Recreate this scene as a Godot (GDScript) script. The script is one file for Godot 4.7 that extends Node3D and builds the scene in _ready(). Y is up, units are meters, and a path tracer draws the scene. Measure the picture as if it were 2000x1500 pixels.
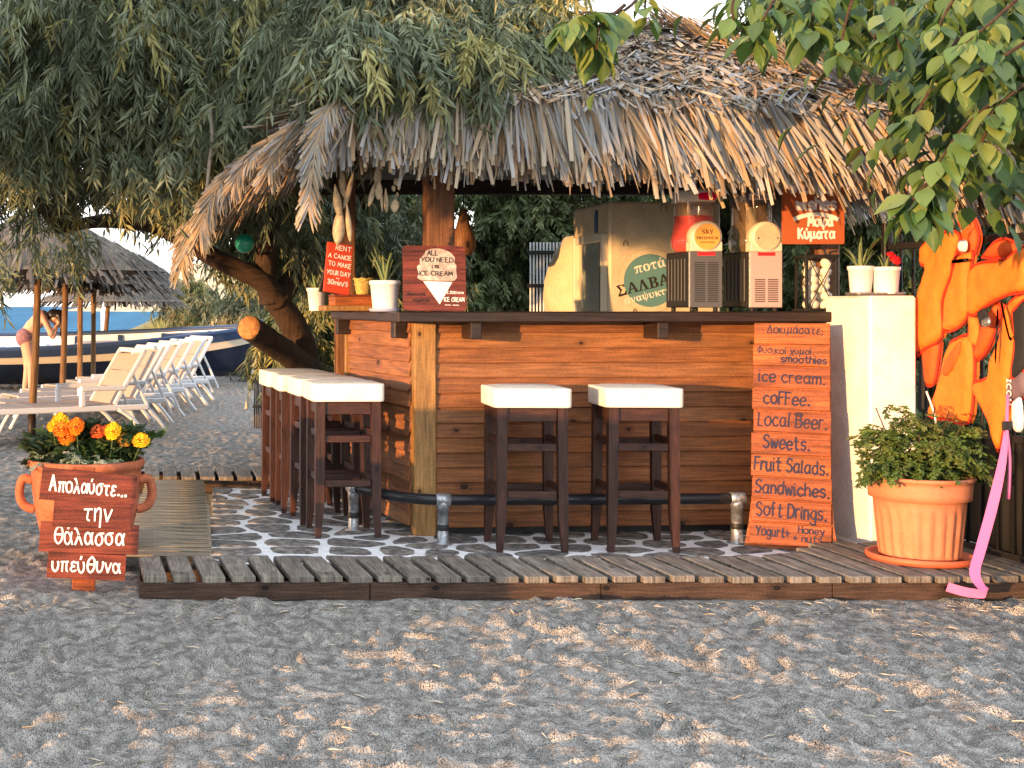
extends Node3D
# A thatched beach bar at sunset. Units are metres, y is up, the camera looks along -z.

var rng := RandomNumberGenerator.new()
var M := {}
var taken := {}
var GLYPH := {}
var palm_strips: Array = []

# ---------------------------------------------------------------- helpers
func lin(r: float, g: float, b: float) -> Color:
	return Color(r, g, b).linear_to_srgb()

func rr(a: float, b: float) -> float:
	return rng.randf_range(a, b)

func at(x: float, y: float, d: float) -> Vector3:
	return Vector3(x, y, -d)

func called(parent: Node, n: String) -> String:
	var key := str(parent.get_instance_id()) + n
	var c: int = taken.get(key, 0)
	taken[key] = c + 1
	return n if c == 0 else "%s_%03d" % [n, c]

func tag(o: Node3D, label: String, category: String, group := "") -> void:
	o.set_meta("label", label)
	o.set_meta("category", category)
	if group != "":
		o.set_meta("group", group)

func thing(n: String, label: String, category: String, where := Vector3.ZERO, yaw := 0.0, group := "") -> Node3D:
	var o := Node3D.new()
	o.name = called(self, n)
	add_child(o)
	o.position = where
	o.rotation.y = yaw
	tag(o, label, category, group)
	return o

func structure(n: String) -> Node3D:
	var o := Node3D.new()
	o.name = called(self, n)
	add_child(o)
	o.set_meta("kind", "structure")
	return o

func mesh_part(n: String, mesh: Mesh, m: Material, parent: Node = self, xf := Transform3D()) -> MeshInstance3D:
	var o := MeshInstance3D.new()
	o.name = called(parent, n)
	o.mesh = mesh
	o.material_override = m
	o.transform = xf
	parent.add_child(o)
	return o

# a mesh collected in a SurfaceTool; in_world: its points are world points and parent is an unturned thing
func done(st: SurfaceTool, n: String, m: Material, parent: Node = self, in_world := false, smooth := false) -> MeshInstance3D:
	if smooth:
		st.generate_normals()
	var xf := Transform3D()
	if in_world and parent != self:
		xf.origin = -(parent as Node3D).position
	return mesh_part(n, st.commit(), m, parent, xf)

func again(o: Node3D, where: Vector3, yaw: float, label := "") -> Node3D:
	var c: Node3D = o.duplicate()
	c.name = called(self, String(o.name).rstrip("0123456789").trim_suffix("_"))
	add_child(c)
	c.position = where
	c.rotation.y = yaw
	if label != "":
		c.set_meta("label", label)
	return c

func tool() -> SurfaceTool:
	var st := SurfaceTool.new()
	st.begin(Mesh.PRIMITIVE_TRIANGLES)
	return st

func tri(st: SurfaceTool, a: Vector3, b: Vector3, c: Vector3, n: Vector3) -> void:
	for p in [a, b, c]:
		st.set_normal(n)
		st.add_vertex(p)

# a flat quad facing away from «from»
func quad(st: SurfaceTool, a: Vector3, b: Vector3, c: Vector3, d: Vector3, from: Vector3) -> void:
	var n := (b - a).cross(c - a)
	if n.length_squared() < 1e-16:
		n = (c - a).cross(d - a)
	n = n.normalized()
	if n.dot((a + b + c + d) * 0.25 - from) > 0.0:
		tri(st, a, c, b, n)
		tri(st, a, d, c, n)
	else:
		tri(st, a, b, c, -n)
		tri(st, a, c, d, -n)

func corner(h: Vector3, b: float, a: int, sa: float, s1: float, s2: float) -> Vector3:
	var v := Vector3()
	v[a] = sa * h[a]
	v[(a + 1) % 3] = s1 * (h[(a + 1) % 3] - b)
	v[(a + 2) % 3] = s2 * (h[(a + 2) % 3] - b)
	return v

# box with chamfered edges
func box(st: SurfaceTool, xf: Transform3D, s: Vector3, b := 0.004) -> void:
	var h := s * 0.5
	b = minf(b, minf(h.x, minf(h.y, h.z)) * 0.6)
	for a in 3:
		for sa in [-1.0, 1.0]:
			quad(st, xf * corner(h, b, a, sa, -1, -1), xf * corner(h, b, a, sa, 1, -1), xf * corner(h, b, a, sa, 1, 1), xf * corner(h, b, a, sa, -1, 1), xf.origin)
	if b <= 0.0:
		return
	for e in 3:
		var p := (e + 1) % 3
		var q := (e + 2) % 3
		for sp in [-1.0, 1.0]:
			for sq in [-1.0, 1.0]:
				quad(st, xf * corner(h, b, p, sp, sq, -1), xf * corner(h, b, p, sp, sq, 1), xf * corner(h, b, q, sq, 1, sp), xf * corner(h, b, q, sq, -1, sp), xf.origin)
	for sx in [-1.0, 1.0]:
		for sy in [-1.0, 1.0]:
			for sz in [-1.0, 1.0]:
				var a1 := xf * corner(h, b, 0, sx, sy, sz)
				var a2 := xf * corner(h, b, 1, sy, sz, sx)
				var a3 := xf * corner(h, b, 2, sz, sx, sy)
				var n := (a2 - a1).cross(a3 - a1).normalized()
				if n.dot(a1 - xf.origin) > 0.0:
					tri(st, a1, a3, a2, n)
				else:
					tri(st, a1, a2, a3, -n)

func box_at(st: SurfaceTool, c: Vector3, s: Vector3, b := 0.004, turn := Vector3.ZERO) -> void:
	box(st, Transform3D(Basis.from_euler(turn), c), s, b)

# a bar from p to q: w across, h in the direction «up»
func bar(st: SurfaceTool, p: Vector3, q: Vector3, w: float, h: float, b := 0.004, up := Vector3.UP) -> void:
	var z := (q - p).normalized()
	var u := up
	if absf(z.dot(u)) > 0.98:
		u = Vector3(0, 0, 1)
	var x := u.cross(z).normalized()
	var y := z.cross(x).normalized()
	box(st, Transform3D(Basis(x, y, z), (p + q) * 0.5), Vector3(w, h, p.distance_to(q)), b)

# a leg that tapers from top to bottom
func taper(st: SurfaceTool, p: Vector3, q: Vector3, wp: Vector2, wq: Vector2) -> void:
	var z := (q - p).normalized()
	var u := Vector3.UP if absf(z.y) < 0.9 else Vector3(0, 0, 1)
	var x := u.cross(z).normalized()
	var y := z.cross(x).normalized()
	var c := (p + q) * 0.5
	var A := []
	var B := []
	for s in [[-1, -1], [1, -1], [1, 1], [-1, 1]]:
		A.append(p + (x * s[0] * wp.x + y * s[1] * wp.y) * 0.5)
		B.append(q + (x * s[0] * wq.x + y * s[1] * wq.y) * 0.5)
	for i in 4:
		var j := (i + 1) % 4
		quad(st, A[i], A[j], B[j], B[i], c)
	quad(st, A[0], A[1], A[2], A[3], c)
	quad(st, B[0], B[1], B[2], B[3], c)

# rows of points joined into a smooth sheet (normals come from done(..., smooth))
func sheet(st: SurfaceTool, rows: Array, around := false, uv := true) -> void:
	var nr := rows.size()
	for i in nr - 1:
		var a: Array = rows[i]
		var b: Array = rows[i + 1]
		var nc := a.size()
		for j in (nc if around else nc - 1):
			var k := (j + 1) % nc
			var u0 := float(j) / nc
			var u1 := float(j + 1) / nc
			var v0 := float(i) / nr
			var v1 := float(i + 1) / nr
			if uv:
				st.set_uv(Vector2(u0, v0))
			st.add_vertex(a[j])
			if uv:
				st.set_uv(Vector2(u0, v1))
			st.add_vertex(b[j])
			if uv:
				st.set_uv(Vector2(u1, v1))
			st.add_vertex(b[k])
			if uv:
				st.set_uv(Vector2(u0, v0))
			st.add_vertex(a[j])
			if uv:
				st.set_uv(Vector2(u1, v1))
			st.add_vertex(b[k])
			if uv:
				st.set_uv(Vector2(u1, v0))
			st.add_vertex(a[k])

func lathe(st: SurfaceTool, profile: Array, segs: int, xf := Transform3D(), flute := 0.0, flutes := 0, f0 := 0, f1 := 0) -> void:
	var rows := []
	for i in profile.size():
		var row := []
		for j in segs:
			var a := TAU * j / segs
			var r: float = profile[i][0]
			if flute > 0.0 and i >= f0 and i <= f1:
				var c := cos(a * flutes)
				r -= flute * smoothstep(0.1, 0.75, c)
			row.append(xf * Vector3(cos(a) * r, profile[i][1], sin(a) * r))
		rows.append(row)
	sheet(st, rows, true)

func tube(st: SurfaceTool, pts: Array, radii: Array, segs := 8, rough := 0.0, cap := true) -> void:
	var rows := []
	var n := pts.size()
	var side := Vector3.ZERO
	for i in n:
		var d: Vector3 = (pts[mini(i + 1, n - 1)] - pts[maxi(i - 1, 0)]).normalized()
		if side == Vector3.ZERO:
			side = d.cross(Vector3(0.31, 0.12, 0.94)).normalized()
		side = (side - d * side.dot(d)).normalized()
		var up := d.cross(side)
		var row := []
		for j in segs:
			var a := TAU * j / segs
			var r: float = radii[mini(i, radii.size() - 1)]
			if rough > 0.0:
				r *= 1.0 + rr(-rough, rough)
			row.append(pts[i] + (side * cos(a) + up * sin(a)) * r)
		rows.append(row)
	if cap:
		var a0 := []
		var a1 := []
		for j in segs:
			a0.append(pts[0])
			a1.append(pts[n - 1])
		rows.push_front(a0)
		rows.push_back(a1)
	sheet(st, rows, true)

func curve(pts: Array, steps: int) -> Array:
	var out := []
	var n := pts.size()
	for i in n - 1:
		var p0 = pts[maxi(i - 1, 0)]
		var p1 = pts[i]
		var p2 = pts[i + 1]
		var p3 = pts[mini(i + 2, n - 1)]
		for k in steps:
			var t := float(k) / steps
			out.append((p1 * 2.0 + (p2 - p0) * t + (p0 * 2.0 - p1 * 5.0 + p2 * 4.0 - p3) * t * t + (p1 * 3.0 - p0 - p2 * 3.0 + p3) * t * t * t) * 0.5)
	out.append(pts[n - 1])
	return out

# a padded panel: outline (star-shaped round its middle) puffed to a thickness, flat side towards -z
func pad(st: SurfaceTool, outline: Array, thick: float, xf := Transform3D(), back := 0.35, power := 0.5, rings := 6) -> void:
	var mid := Vector2.ZERO
	for p in outline:
		mid += p
	mid /= outline.size()
	var rows := []
	for k in range(-rings, rings + 1):
		var r := 1.0 - pow(absf(float(k)) / rings, 1.7)
		r = maxf(r, 0.0)
		var z := pow(1.0 - pow(r, 4.0), power) * thick
		if k < 0:
			z *= -back
		var row := []
		for p in outline:
			var q: Vector2 = mid + (p - mid) * r
			row.append(xf * Vector3(q.x, q.y, z))
		rows.append(row)
	sheet(st, rows, true)

# a flat plate with the given outline
func plate(st: SurfaceTool, outline: Array, thick: float, xf := Transform3D()) -> void:
	var poly := PackedVector2Array(outline)
	var idx := Geometry2D.triangulate_polygon(poly)
	var nz := xf.basis.z.normalized()
	var f := Vector3(0, 0, thick * 0.5)
	for i in range(0, idx.size(), 3):
		var a := Vector3(poly[idx[i]].x, poly[idx[i]].y, 0)
		var b := Vector3(poly[idx[i + 1]].x, poly[idx[i + 1]].y, 0)
		var c := Vector3(poly[idx[i + 2]].x, poly[idx[i + 2]].y, 0)
		if (b - a).cross(c - a).z > 0.0:
			var t := b
			b = c
			c = t
		tri(st, xf * (a + f), xf * (b + f), xf * (c + f), nz)
		if thick > 0.0:
			tri(st, xf * (a - f), xf * (c - f), xf * (b - f), -nz)
	if thick <= 0.0:
		return
	var cw := Geometry2D.is_polygon_clockwise(poly)
	for i in poly.size():
		var p := poly[i]
		var q := poly[(i + 1) % poly.size()]
		var o := (q - p).orthogonal().normalized()
		if cw:
			o = -o
		var n := (xf.basis * Vector3(-o.x, -o.y, 0)).normalized()
		var a := Vector3(p.x, p.y, 0)
		var b := Vector3(q.x, q.y, 0)
		quad(st, xf * (a + f), xf * (b + f), xf * (b - f), xf * (a - f), xf * ((a + b) * 0.5) - n)

func rounded(w: float, h: float, r: float, k := 4) -> Array:
	var out := []
	for c in [[1, 1, 0], [-1, 1, 1], [-1, -1, 2], [1, -1, 3]]:
		for i in k + 1:
			var a: float = (c[2] + float(i) / k) * PI / 2
			out.append(Vector2(c[0] * (w * 0.5 - r) + cos(a) * r, c[1] * (h * 0.5 - r) + sin(a) * r))
	return out

func scatter(n: String, mesh: Mesh, m: Material, parent: Node, places: Array, tints: Array = []) -> MultiMeshInstance3D:
	var mm := MultiMesh.new()
	mm.transform_format = MultiMesh.TRANSFORM_3D
	mm.use_colors = tints.size() > 0
	mm.mesh = mesh
	mm.instance_count = places.size()
	for i in places.size():
		mm.set_instance_transform(i, places[i])
		if tints.size() > 0:
			mm.set_instance_color(i, tints[i % tints.size()])
	var o := MultiMeshInstance3D.new()
	o.name = called(parent, n)
	o.multimesh = mm
	o.material_override = m
	parent.add_child(o)
	if parent is Node3D and parent != self and not parent is MeshInstance3D:
		o.position = -(parent as Node3D).position
	return o

# ---------------------------------------------------------------- hand lettering
func learn_letters() -> void:
	var t := {
		"a": "5,5 3,6 1,5 0,3 1,.5 3,0 5,2/5,6 5,1 6,0", "c": "5,5 3,6 1,5 0,3 1,1 3,0 5,1",
		"d": "5,5 3,6 1,5 0,3 1,.5 3,0 5,2/5.2,9 5,0", "e": ".5,3 5,3.4 4.5,5.5 2.5,6 .5,4.5 0,2.5 1.5,.2 3.5,0 5,1",
		"f": "4,8.4 2.6,9 1.6,7.6 1.5,0/0,5 3.4,5", "g": "5,5 3,6 1,5 0,3 1,1 3,.5 5,2/5,6 5,-2 3,-3.5 0,-2.5",
		"h": "0,9 0,0/0,4 2,6 4,5.5 4.6,3 4.8,0", "i": "0,6 0,1 .8,0/0,8.2 .3,8.5", "l": "0,9 0,1 1,0",
		"m": "0,6 0,0/0,4 1.8,6 3.4,5 3.5,0/3.5,4 5.3,6 7,5 7.2,0", "n": "0,6 0,0/0,4 2,6 4,5 4.3,0",
		"o": "3,6 .7,5 0,3 .8,.8 3,0 5,1 5.6,3 5,5.2 3,6", "r": "0,6 0,0/0,4 1.5,5.8 3.5,5.6",
		"s": "4.5,5.2 2.5,6 .6,5 1,3.4 3.5,2.8 4.6,1.5 3,0 0,.6", "t": "2,9 2,1.5 3,0 4.5,.6/0,6 4.5,6",
		"u": "0,6 0,2 1.5,0 3.5,.4 4.5,2/4.5,6 4.6,1 5.4,0", "w": "0,6 1.4,0 3,5 4.8,0 6.4,6", "y": "0,6 2.5,1/5,6 2,-2.5 0,-3.4",
		"A": "0,0 3,9/3,9 6,0/1.2,3.2 5,3.2", "B": "0,0 0,9/0,9 4,8.6 4.6,6.6 3.6,5 0,4.8/3,4.8 5.4,3.4 5,.8 3,0 0,0",
		"C": "5.6,7.6 3.4,9 1,7.4 0,4.4 1,1.2 3.4,0 5.8,1.2", "D": "0,0 0,9/0,9 3.6,8.4 5.8,5.6 5.4,2 3,.2 0,0",
		"E": "0,0 0,9/0,9 4.6,9/0,4.8 4,4.8/0,0 4.8,0", "F": "0,0 0,9/0,9 4.6,9/0,5 3.8,5", "H": "0,0 0,9/5,9 5,0/0,4.6 5,4.6",
		"I": "0,0 0,9", "K": "0,0 0,9/4.6,9 0,4/1.2,5 5,0", "L": "0,9 0,0/0,0 4.4,0", "M": "0,0 .6,9/.6,9 3.4,3/3.4,3 6.2,9/6.2,9 6.8,0",
		"N": "0,0 .2,9/.2,9 5,0/5,0 5.2,9", "O": "3,9 .8,7.6 0,4.6 .8,1.4 3,0 5.2,1.4 6,4.6 5.2,7.6 3,9",
		"R": "0,0 0,9/0,9 4,8.6 4.6,6.4 3,4.6 0,4.4/2,4.4 5,0", "S": "5.2,7.8 3,9 .6,7.8 .8,5.6 3.6,4.6 5.2,2.8 4,.4 2,0 0,1.2",
		"T": "0,9 6,9/3,9 3,0", "U": "0,9 .2,2.6 2,0 4.2,.4 5.2,3/5.2,9 5.2,0", "Y": "0,9 3,4.6/6,9 2.2,0",
		"0": "2.6,9 .6,7.4 0,4.6 .8,1.2 2.6,0 4.4,1.4 5,4.6 4.4,7.6 2.6,9", "3": ".4,8 2.4,9 4.4,7.4 3.4,5.2 1.6,4.8/1.6,4.8 4.4,4 4.6,1.4 2.4,0 0,1",
		"2": ".2,7.4 2,9 4.2,7.6 3.8,5.2 0,0/0,0 4.8,0", "5": "4.4,9 .8,9/.8,9 .6,5.2/.6,5.2 3.2,5.4 4.6,3 3,.2 0,.6",
		"+": "0,4 5,4/2.5,6.6 2.5,1.4", ".": "1,.5 1.4,.4 1.3,0 .9,.1 1,.5", ";": ".4,4.4 .7,4.2/.8,1 0,-1.6", "/": "0,-1 3,9", "€": "5,7.6 3,9 1,7 .6,4 1.4,1 3.4,0 5,1/0,5.4 4,5.4/0,3.6 4,3.6", "~": "0,.6 1.2,1.6 2.4,.4 3.6,1.6 4.8,.4 6,1.2",
		"π": "0,5.6 6,5.8/1.4,5.6 1.2,0/4.6,5.8 4.6,1 5.6,0", "λ": "0,8.5 1.5,8 5,0/2.8,5 0,0", "α": "5.4,6 4,1.5 2,0 .3,1.5 .3,4.5 2,6 4,4.5 5.6,0",
		"ά": "5.4,6 4,1.5 2,0 .3,1.5 .3,4.5 2,6 4,4.5 5.6,0/2.8,7.6 3.6,9.2", "υ": "0,6 .2,2 2,0 4,1 4.8,4 4.4,6", "ύ": "0,6 .2,2 2,0 4,1 4.8,4 4.4,6/2.2,7.6 3,9.2",
		"σ": "5.4,6.2 2.5,6 .3,4.5 .2,1.6 2.4,0 4.6,1.4 4.6,4 2.6,6", "τ": "0,5.8 5,6/2.6,5.8 2.4,1 4,0", "ε": "4,5.4 2,6 .6,5 1.6,3.3 3,3.2/1.6,3.3 0,1.6 1.6,0 4.2,.8",
		"η": "0,6 .4,0/.3,4 2,6 3.8,5 4,-3", "ν": "0,6 2.4,0/2.4,0 4.8,6", "θ": "3,9 .8,7 0,4.5 .8,1.5 3,0 5,1.6 5.6,4.5 5,7.4 3,9/.2,4.6 5.4,4.6",
		"χ": "0,6 5,-2.5/5,6 0,-2.5", "μ": "0,-3 .6,6/.4,1.5 2,0 4,1.2 4.4,6/4.4,2 5.4,0", "κ": "0,6 0,0/4,6 .2,3/.2,3 4.4,0", "ι": "0,6 .2,1 1.4,0", "ί": "0,6 .2,1 1.4,0/.6,7.6 1.2,9",
		"Φ": "2.8,9 2.8,-1/1.8,7 .2,5.6 .2,2.4 2.8,1 5.4,2.4 5.4,5.6 3.6,7", "Δ": "0,0 3.2,9/3.2,9 6,0/0,0 6,0", "ρ": ".4,-3 .4,4 2.4,6 4.6,4.4 4.4,1.4 2.4,0 .6,1.2",
	}
	t["ο"] = t["o"]
	t["Α"] = t["A"]
	t["Κ"] = t["K"]
	t["Μ"] = t["M"]
	for k in t:
		var strokes := []
		for part in String(t[k]).split("/"):
			var pts := []
			for xy in part.split(" "):
				var c := xy.split(",")
				pts.append(Vector2(float(c[0]), float(c[1])))
			strokes.append(curve(pts, 4) if pts.size() > 2 else pts)
		GLYPH[k] = strokes

func letters_width(text: String) -> float:
	var w := 0.0
	for ch in text:
		if ch == " ":
			w += 4.0
			continue
		var m := 0.0
		for s in GLYPH.get(ch, []):
			for p in s:
				m = maxf(m, p.x)
		w += m + 2.0
	return w - 2.0

# brush strokes laid on the local xy plane from the left baseline point of xf; size: height of a capital
func letters(st: SurfaceTool, text: String, xf: Transform3D, size: float, width: float, pen: float, wild := 0.5) -> void:
	var k := size / 9.0
	var kx := width / maxf(letters_width(text), 1.0)
	var x := 0.0
	var n := xf.basis.z.normalized()
	var layer := 0
	for ch in text:
		if ch == " ":
			x += 4.0
			continue
		var m := 0.0
		var lift := rr(-0.5, 0.5) * wild
		var lean := rr(-0.1, 0.14) * wild
		var sc := 1.0 + rr(-0.08, 0.1) * wild
		for s in GLYPH.get(ch, []):
			var p := []
			for q in s:
				m = maxf(m, q.x)
				p.append(Vector2((x + q.x + q.y * lean) * kx, (q.y * sc + lift) * k))
			layer += 1
			var z := 0.0011 + 0.0001 * (layer % 7)
			var half := pen * 0.5 * rr(0.88, 1.12)
			for i in p.size() - 1:
				var d: Vector2 = (p[i + 1] - p[i])
				if d.length() < 1e-5:
					continue
				var o := d.normalized().orthogonal() * half
				var e := d.normalized() * half * 0.55
				var A: Vector2 = p[i] - e
				var B: Vector2 = p[i + 1] + e
				var c := [A + o, A - o, B - o, B + o]
				var w := []
				for cc in c:
					w.append(xf * Vector3(cc.x, cc.y, z + 0.00002 * i))
				quad(st, w[0], w[1], w[2], w[3], xf * Vector3(A.x, A.y, -1))
		x += m + 2.0

# ---------------------------------------------------------------- materials
func grey(n: FastNoiseLite, w: int, h: int) -> PackedByteArray:
	var im := n.get_seamless_image(w, h)
	im.convert(Image.FORMAT_L8)
	return im.get_data()

func noise(seed_: int, freq: float, oct := 4) -> FastNoiseLite:
	var n := FastNoiseLite.new()
	n.seed = seed_
	n.frequency = freq
	n.fractal_octaves = oct
	return n

func stretched(seed_: int, w: int, h: int, freq: float, size: int) -> PackedByteArray:
	var im := noise(seed_, freq, 3).get_seamless_image(w, h)
	im.convert(Image.FORMAT_L8)
	im.resize(size, size, Image.INTERPOLATE_CUBIC)
	return im.get_data()

func tex(im: Image) -> ImageTexture:
	im.generate_mipmaps()
	return ImageTexture.create_from_image(im)

# wood: grain along u, knots; returns [along u, along v, normal u, normal v]
func wood_textures(seed_: int, contrast: float, knots: int) -> Array:
	var s := 512
	var fine := stretched(seed_, 24, 512, 0.12, s)
	var mid := stretched(seed_ + 1, 12, 128, 0.08, s)
	var blot := grey(noise(seed_ + 2, 0.008, 3), s, s)
	var pores := stretched(seed_ + 3, 128, 512, 0.4, s)
	var im := Image.create(s, s, false, Image.FORMAT_RGB8)
	var hm := Image.create(s, s, false, Image.FORMAT_RGB8)
	var r := RandomNumberGenerator.new()
	r.seed = seed_
	var spots := []
	for i in knots:
		spots.append([r.randf() * s, r.randf() * s, r.randf_range(4, 9)])
	for y in s:
		for x in s:
			var i := y * s + x
			var g := fine[i] / 255.0 * 0.5 + mid[i] / 255.0 * 0.35 + blot[i] / 255.0 * 0.15
			var p := pores[i] / 255.0
			var v := 1.0 - contrast * (0.9 - g) - contrast * 0.5 * clampf((0.42 - p) * 3.0, 0.0, 1.0)
			var dark := 0.0
			for k in spots:
				var dx: float = absf(x - k[0])
				var dy: float = absf(y - k[1])
				dx = minf(dx, s - dx) * 0.62
				dy = minf(dy, s - dy)
				var d: float = sqrt(dx * dx + dy * dy) / k[2]
				if d < 2.4:
					dark = maxf(dark, (1.0 if d < 0.8 else maxf(0.0, 0.55 - 0.3 * (d - 0.8)) * (0.6 + 0.4 * sin(d * 9.0))))
			v *= 1.0 - 0.62 * dark
			v = clampf(v, 0.05, 1.0)
			im.set_pixel(x, y, Color(v, v * (0.985 - 0.1 * dark), v * (0.96 - 0.16 * dark)))
			var hh := clampf(g * 0.7 + p * 0.3, 0.0, 1.0)
			hm.set_pixel(x, y, Color(hh, hh, hh))
	var iv := im.duplicate() as Image
	iv.rotate_90(CLOCKWISE)
	var hv := hm.duplicate() as Image
	hv.rotate_90(CLOCKWISE)
	hm.bump_map_to_normal_map(2.0)
	hv.bump_map_to_normal_map(2.0)
	return [tex(im), tex(iv), tex(hm), tex(hv)]

# blotchy texture between two multipliers, with its relief
func blotch_textures(seed_: int, low: float, high: float, f1: float, f2: float, speck := 0.0, relief := 2.0, size := 512) -> Array:
	var a := grey(noise(seed_, f1, 5), size, size)
	var b := grey(noise(seed_ + 7, f2, 2), size, size)
	var im := Image.create(size, size, false, Image.FORMAT_RGB8)
	var hm := Image.create(size, size, false, Image.FORMAT_RGB8)
	var r := RandomNumberGenerator.new()
	r.seed = seed_
	for y in size:
		for x in size:
			var i := y * size + x
			var g := a[i] / 255.0 * 0.6 + b[i] / 255.0 * 0.4
			var v := lerpf(low, high, smoothstep(0.25, 0.75, g))
			if speck > 0.0:
				var q := r.randf()
				if q < 0.1:
					v *= 1.0 - speck * r.randf()
				elif q > 0.93:
					v = minf(1.0, v * (1.0 + speck * r.randf()))
			im.set_pixel(x, y, Color(v, v, v))
			var h := clampf(b[i] / 255.0 + r.randf_range(-0.1, 0.1) * signf(speck), 0, 1)
			hm.set_pixel(x, y, Color(h, h, h))
	hm.bump_map_to_normal_map(relief)
	return [tex(im), tex(hm)]

func mat(c: Color, rough := 0.7, t = null, nt = null, scale := Vector3.ONE, depth := 0.5, offset := Vector3.ZERO) -> StandardMaterial3D:
	var m := StandardMaterial3D.new()
	m.albedo_color = c
	m.roughness = rough
	m.metallic_specular = 0.4
	if t != null:
		m.albedo_texture = t
		m.uv1_triplanar = true
		m.uv1_world_triplanar = true
		m.uv1_scale = scale
		m.uv1_offset = offset
		m.uv1_triplanar_sharpness = 4.0
		if nt != null:
			m.normal_enabled = true
			m.normal_texture = nt
			m.normal_scale = depth
	return m

func woods(key: String, tints: Array, rough: float, w: Array, tile: float, upright: bool, depth := 0.5) -> void:
	var list := []
	for i in tints.size():
		var k := 1 if upright else 0
		list.append(mat(tints[i], rough, w[k], w[k + 2], Vector3.ONE / tile, depth, Vector3(0.37 * i, 0.61 * i + 0.13, 0.23 * i)))
	M[key] = list

func pick(key: String) -> Material:
	var l: Array = M[key]
	return l[rng.randi() % l.size()]

func leaf_mat(c: Color, back: Color, rough := 0.55) -> StandardMaterial3D:
	var m := StandardMaterial3D.new()
	m.albedo_color = c
	m.vertex_color_use_as_albedo = true
	m.roughness = rough
	m.metallic_specular = 0.35
	m.backlight_enabled = true
	m.backlight = back
	m.cull_mode = BaseMaterial3D.CULL_DISABLED
	return m

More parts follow.
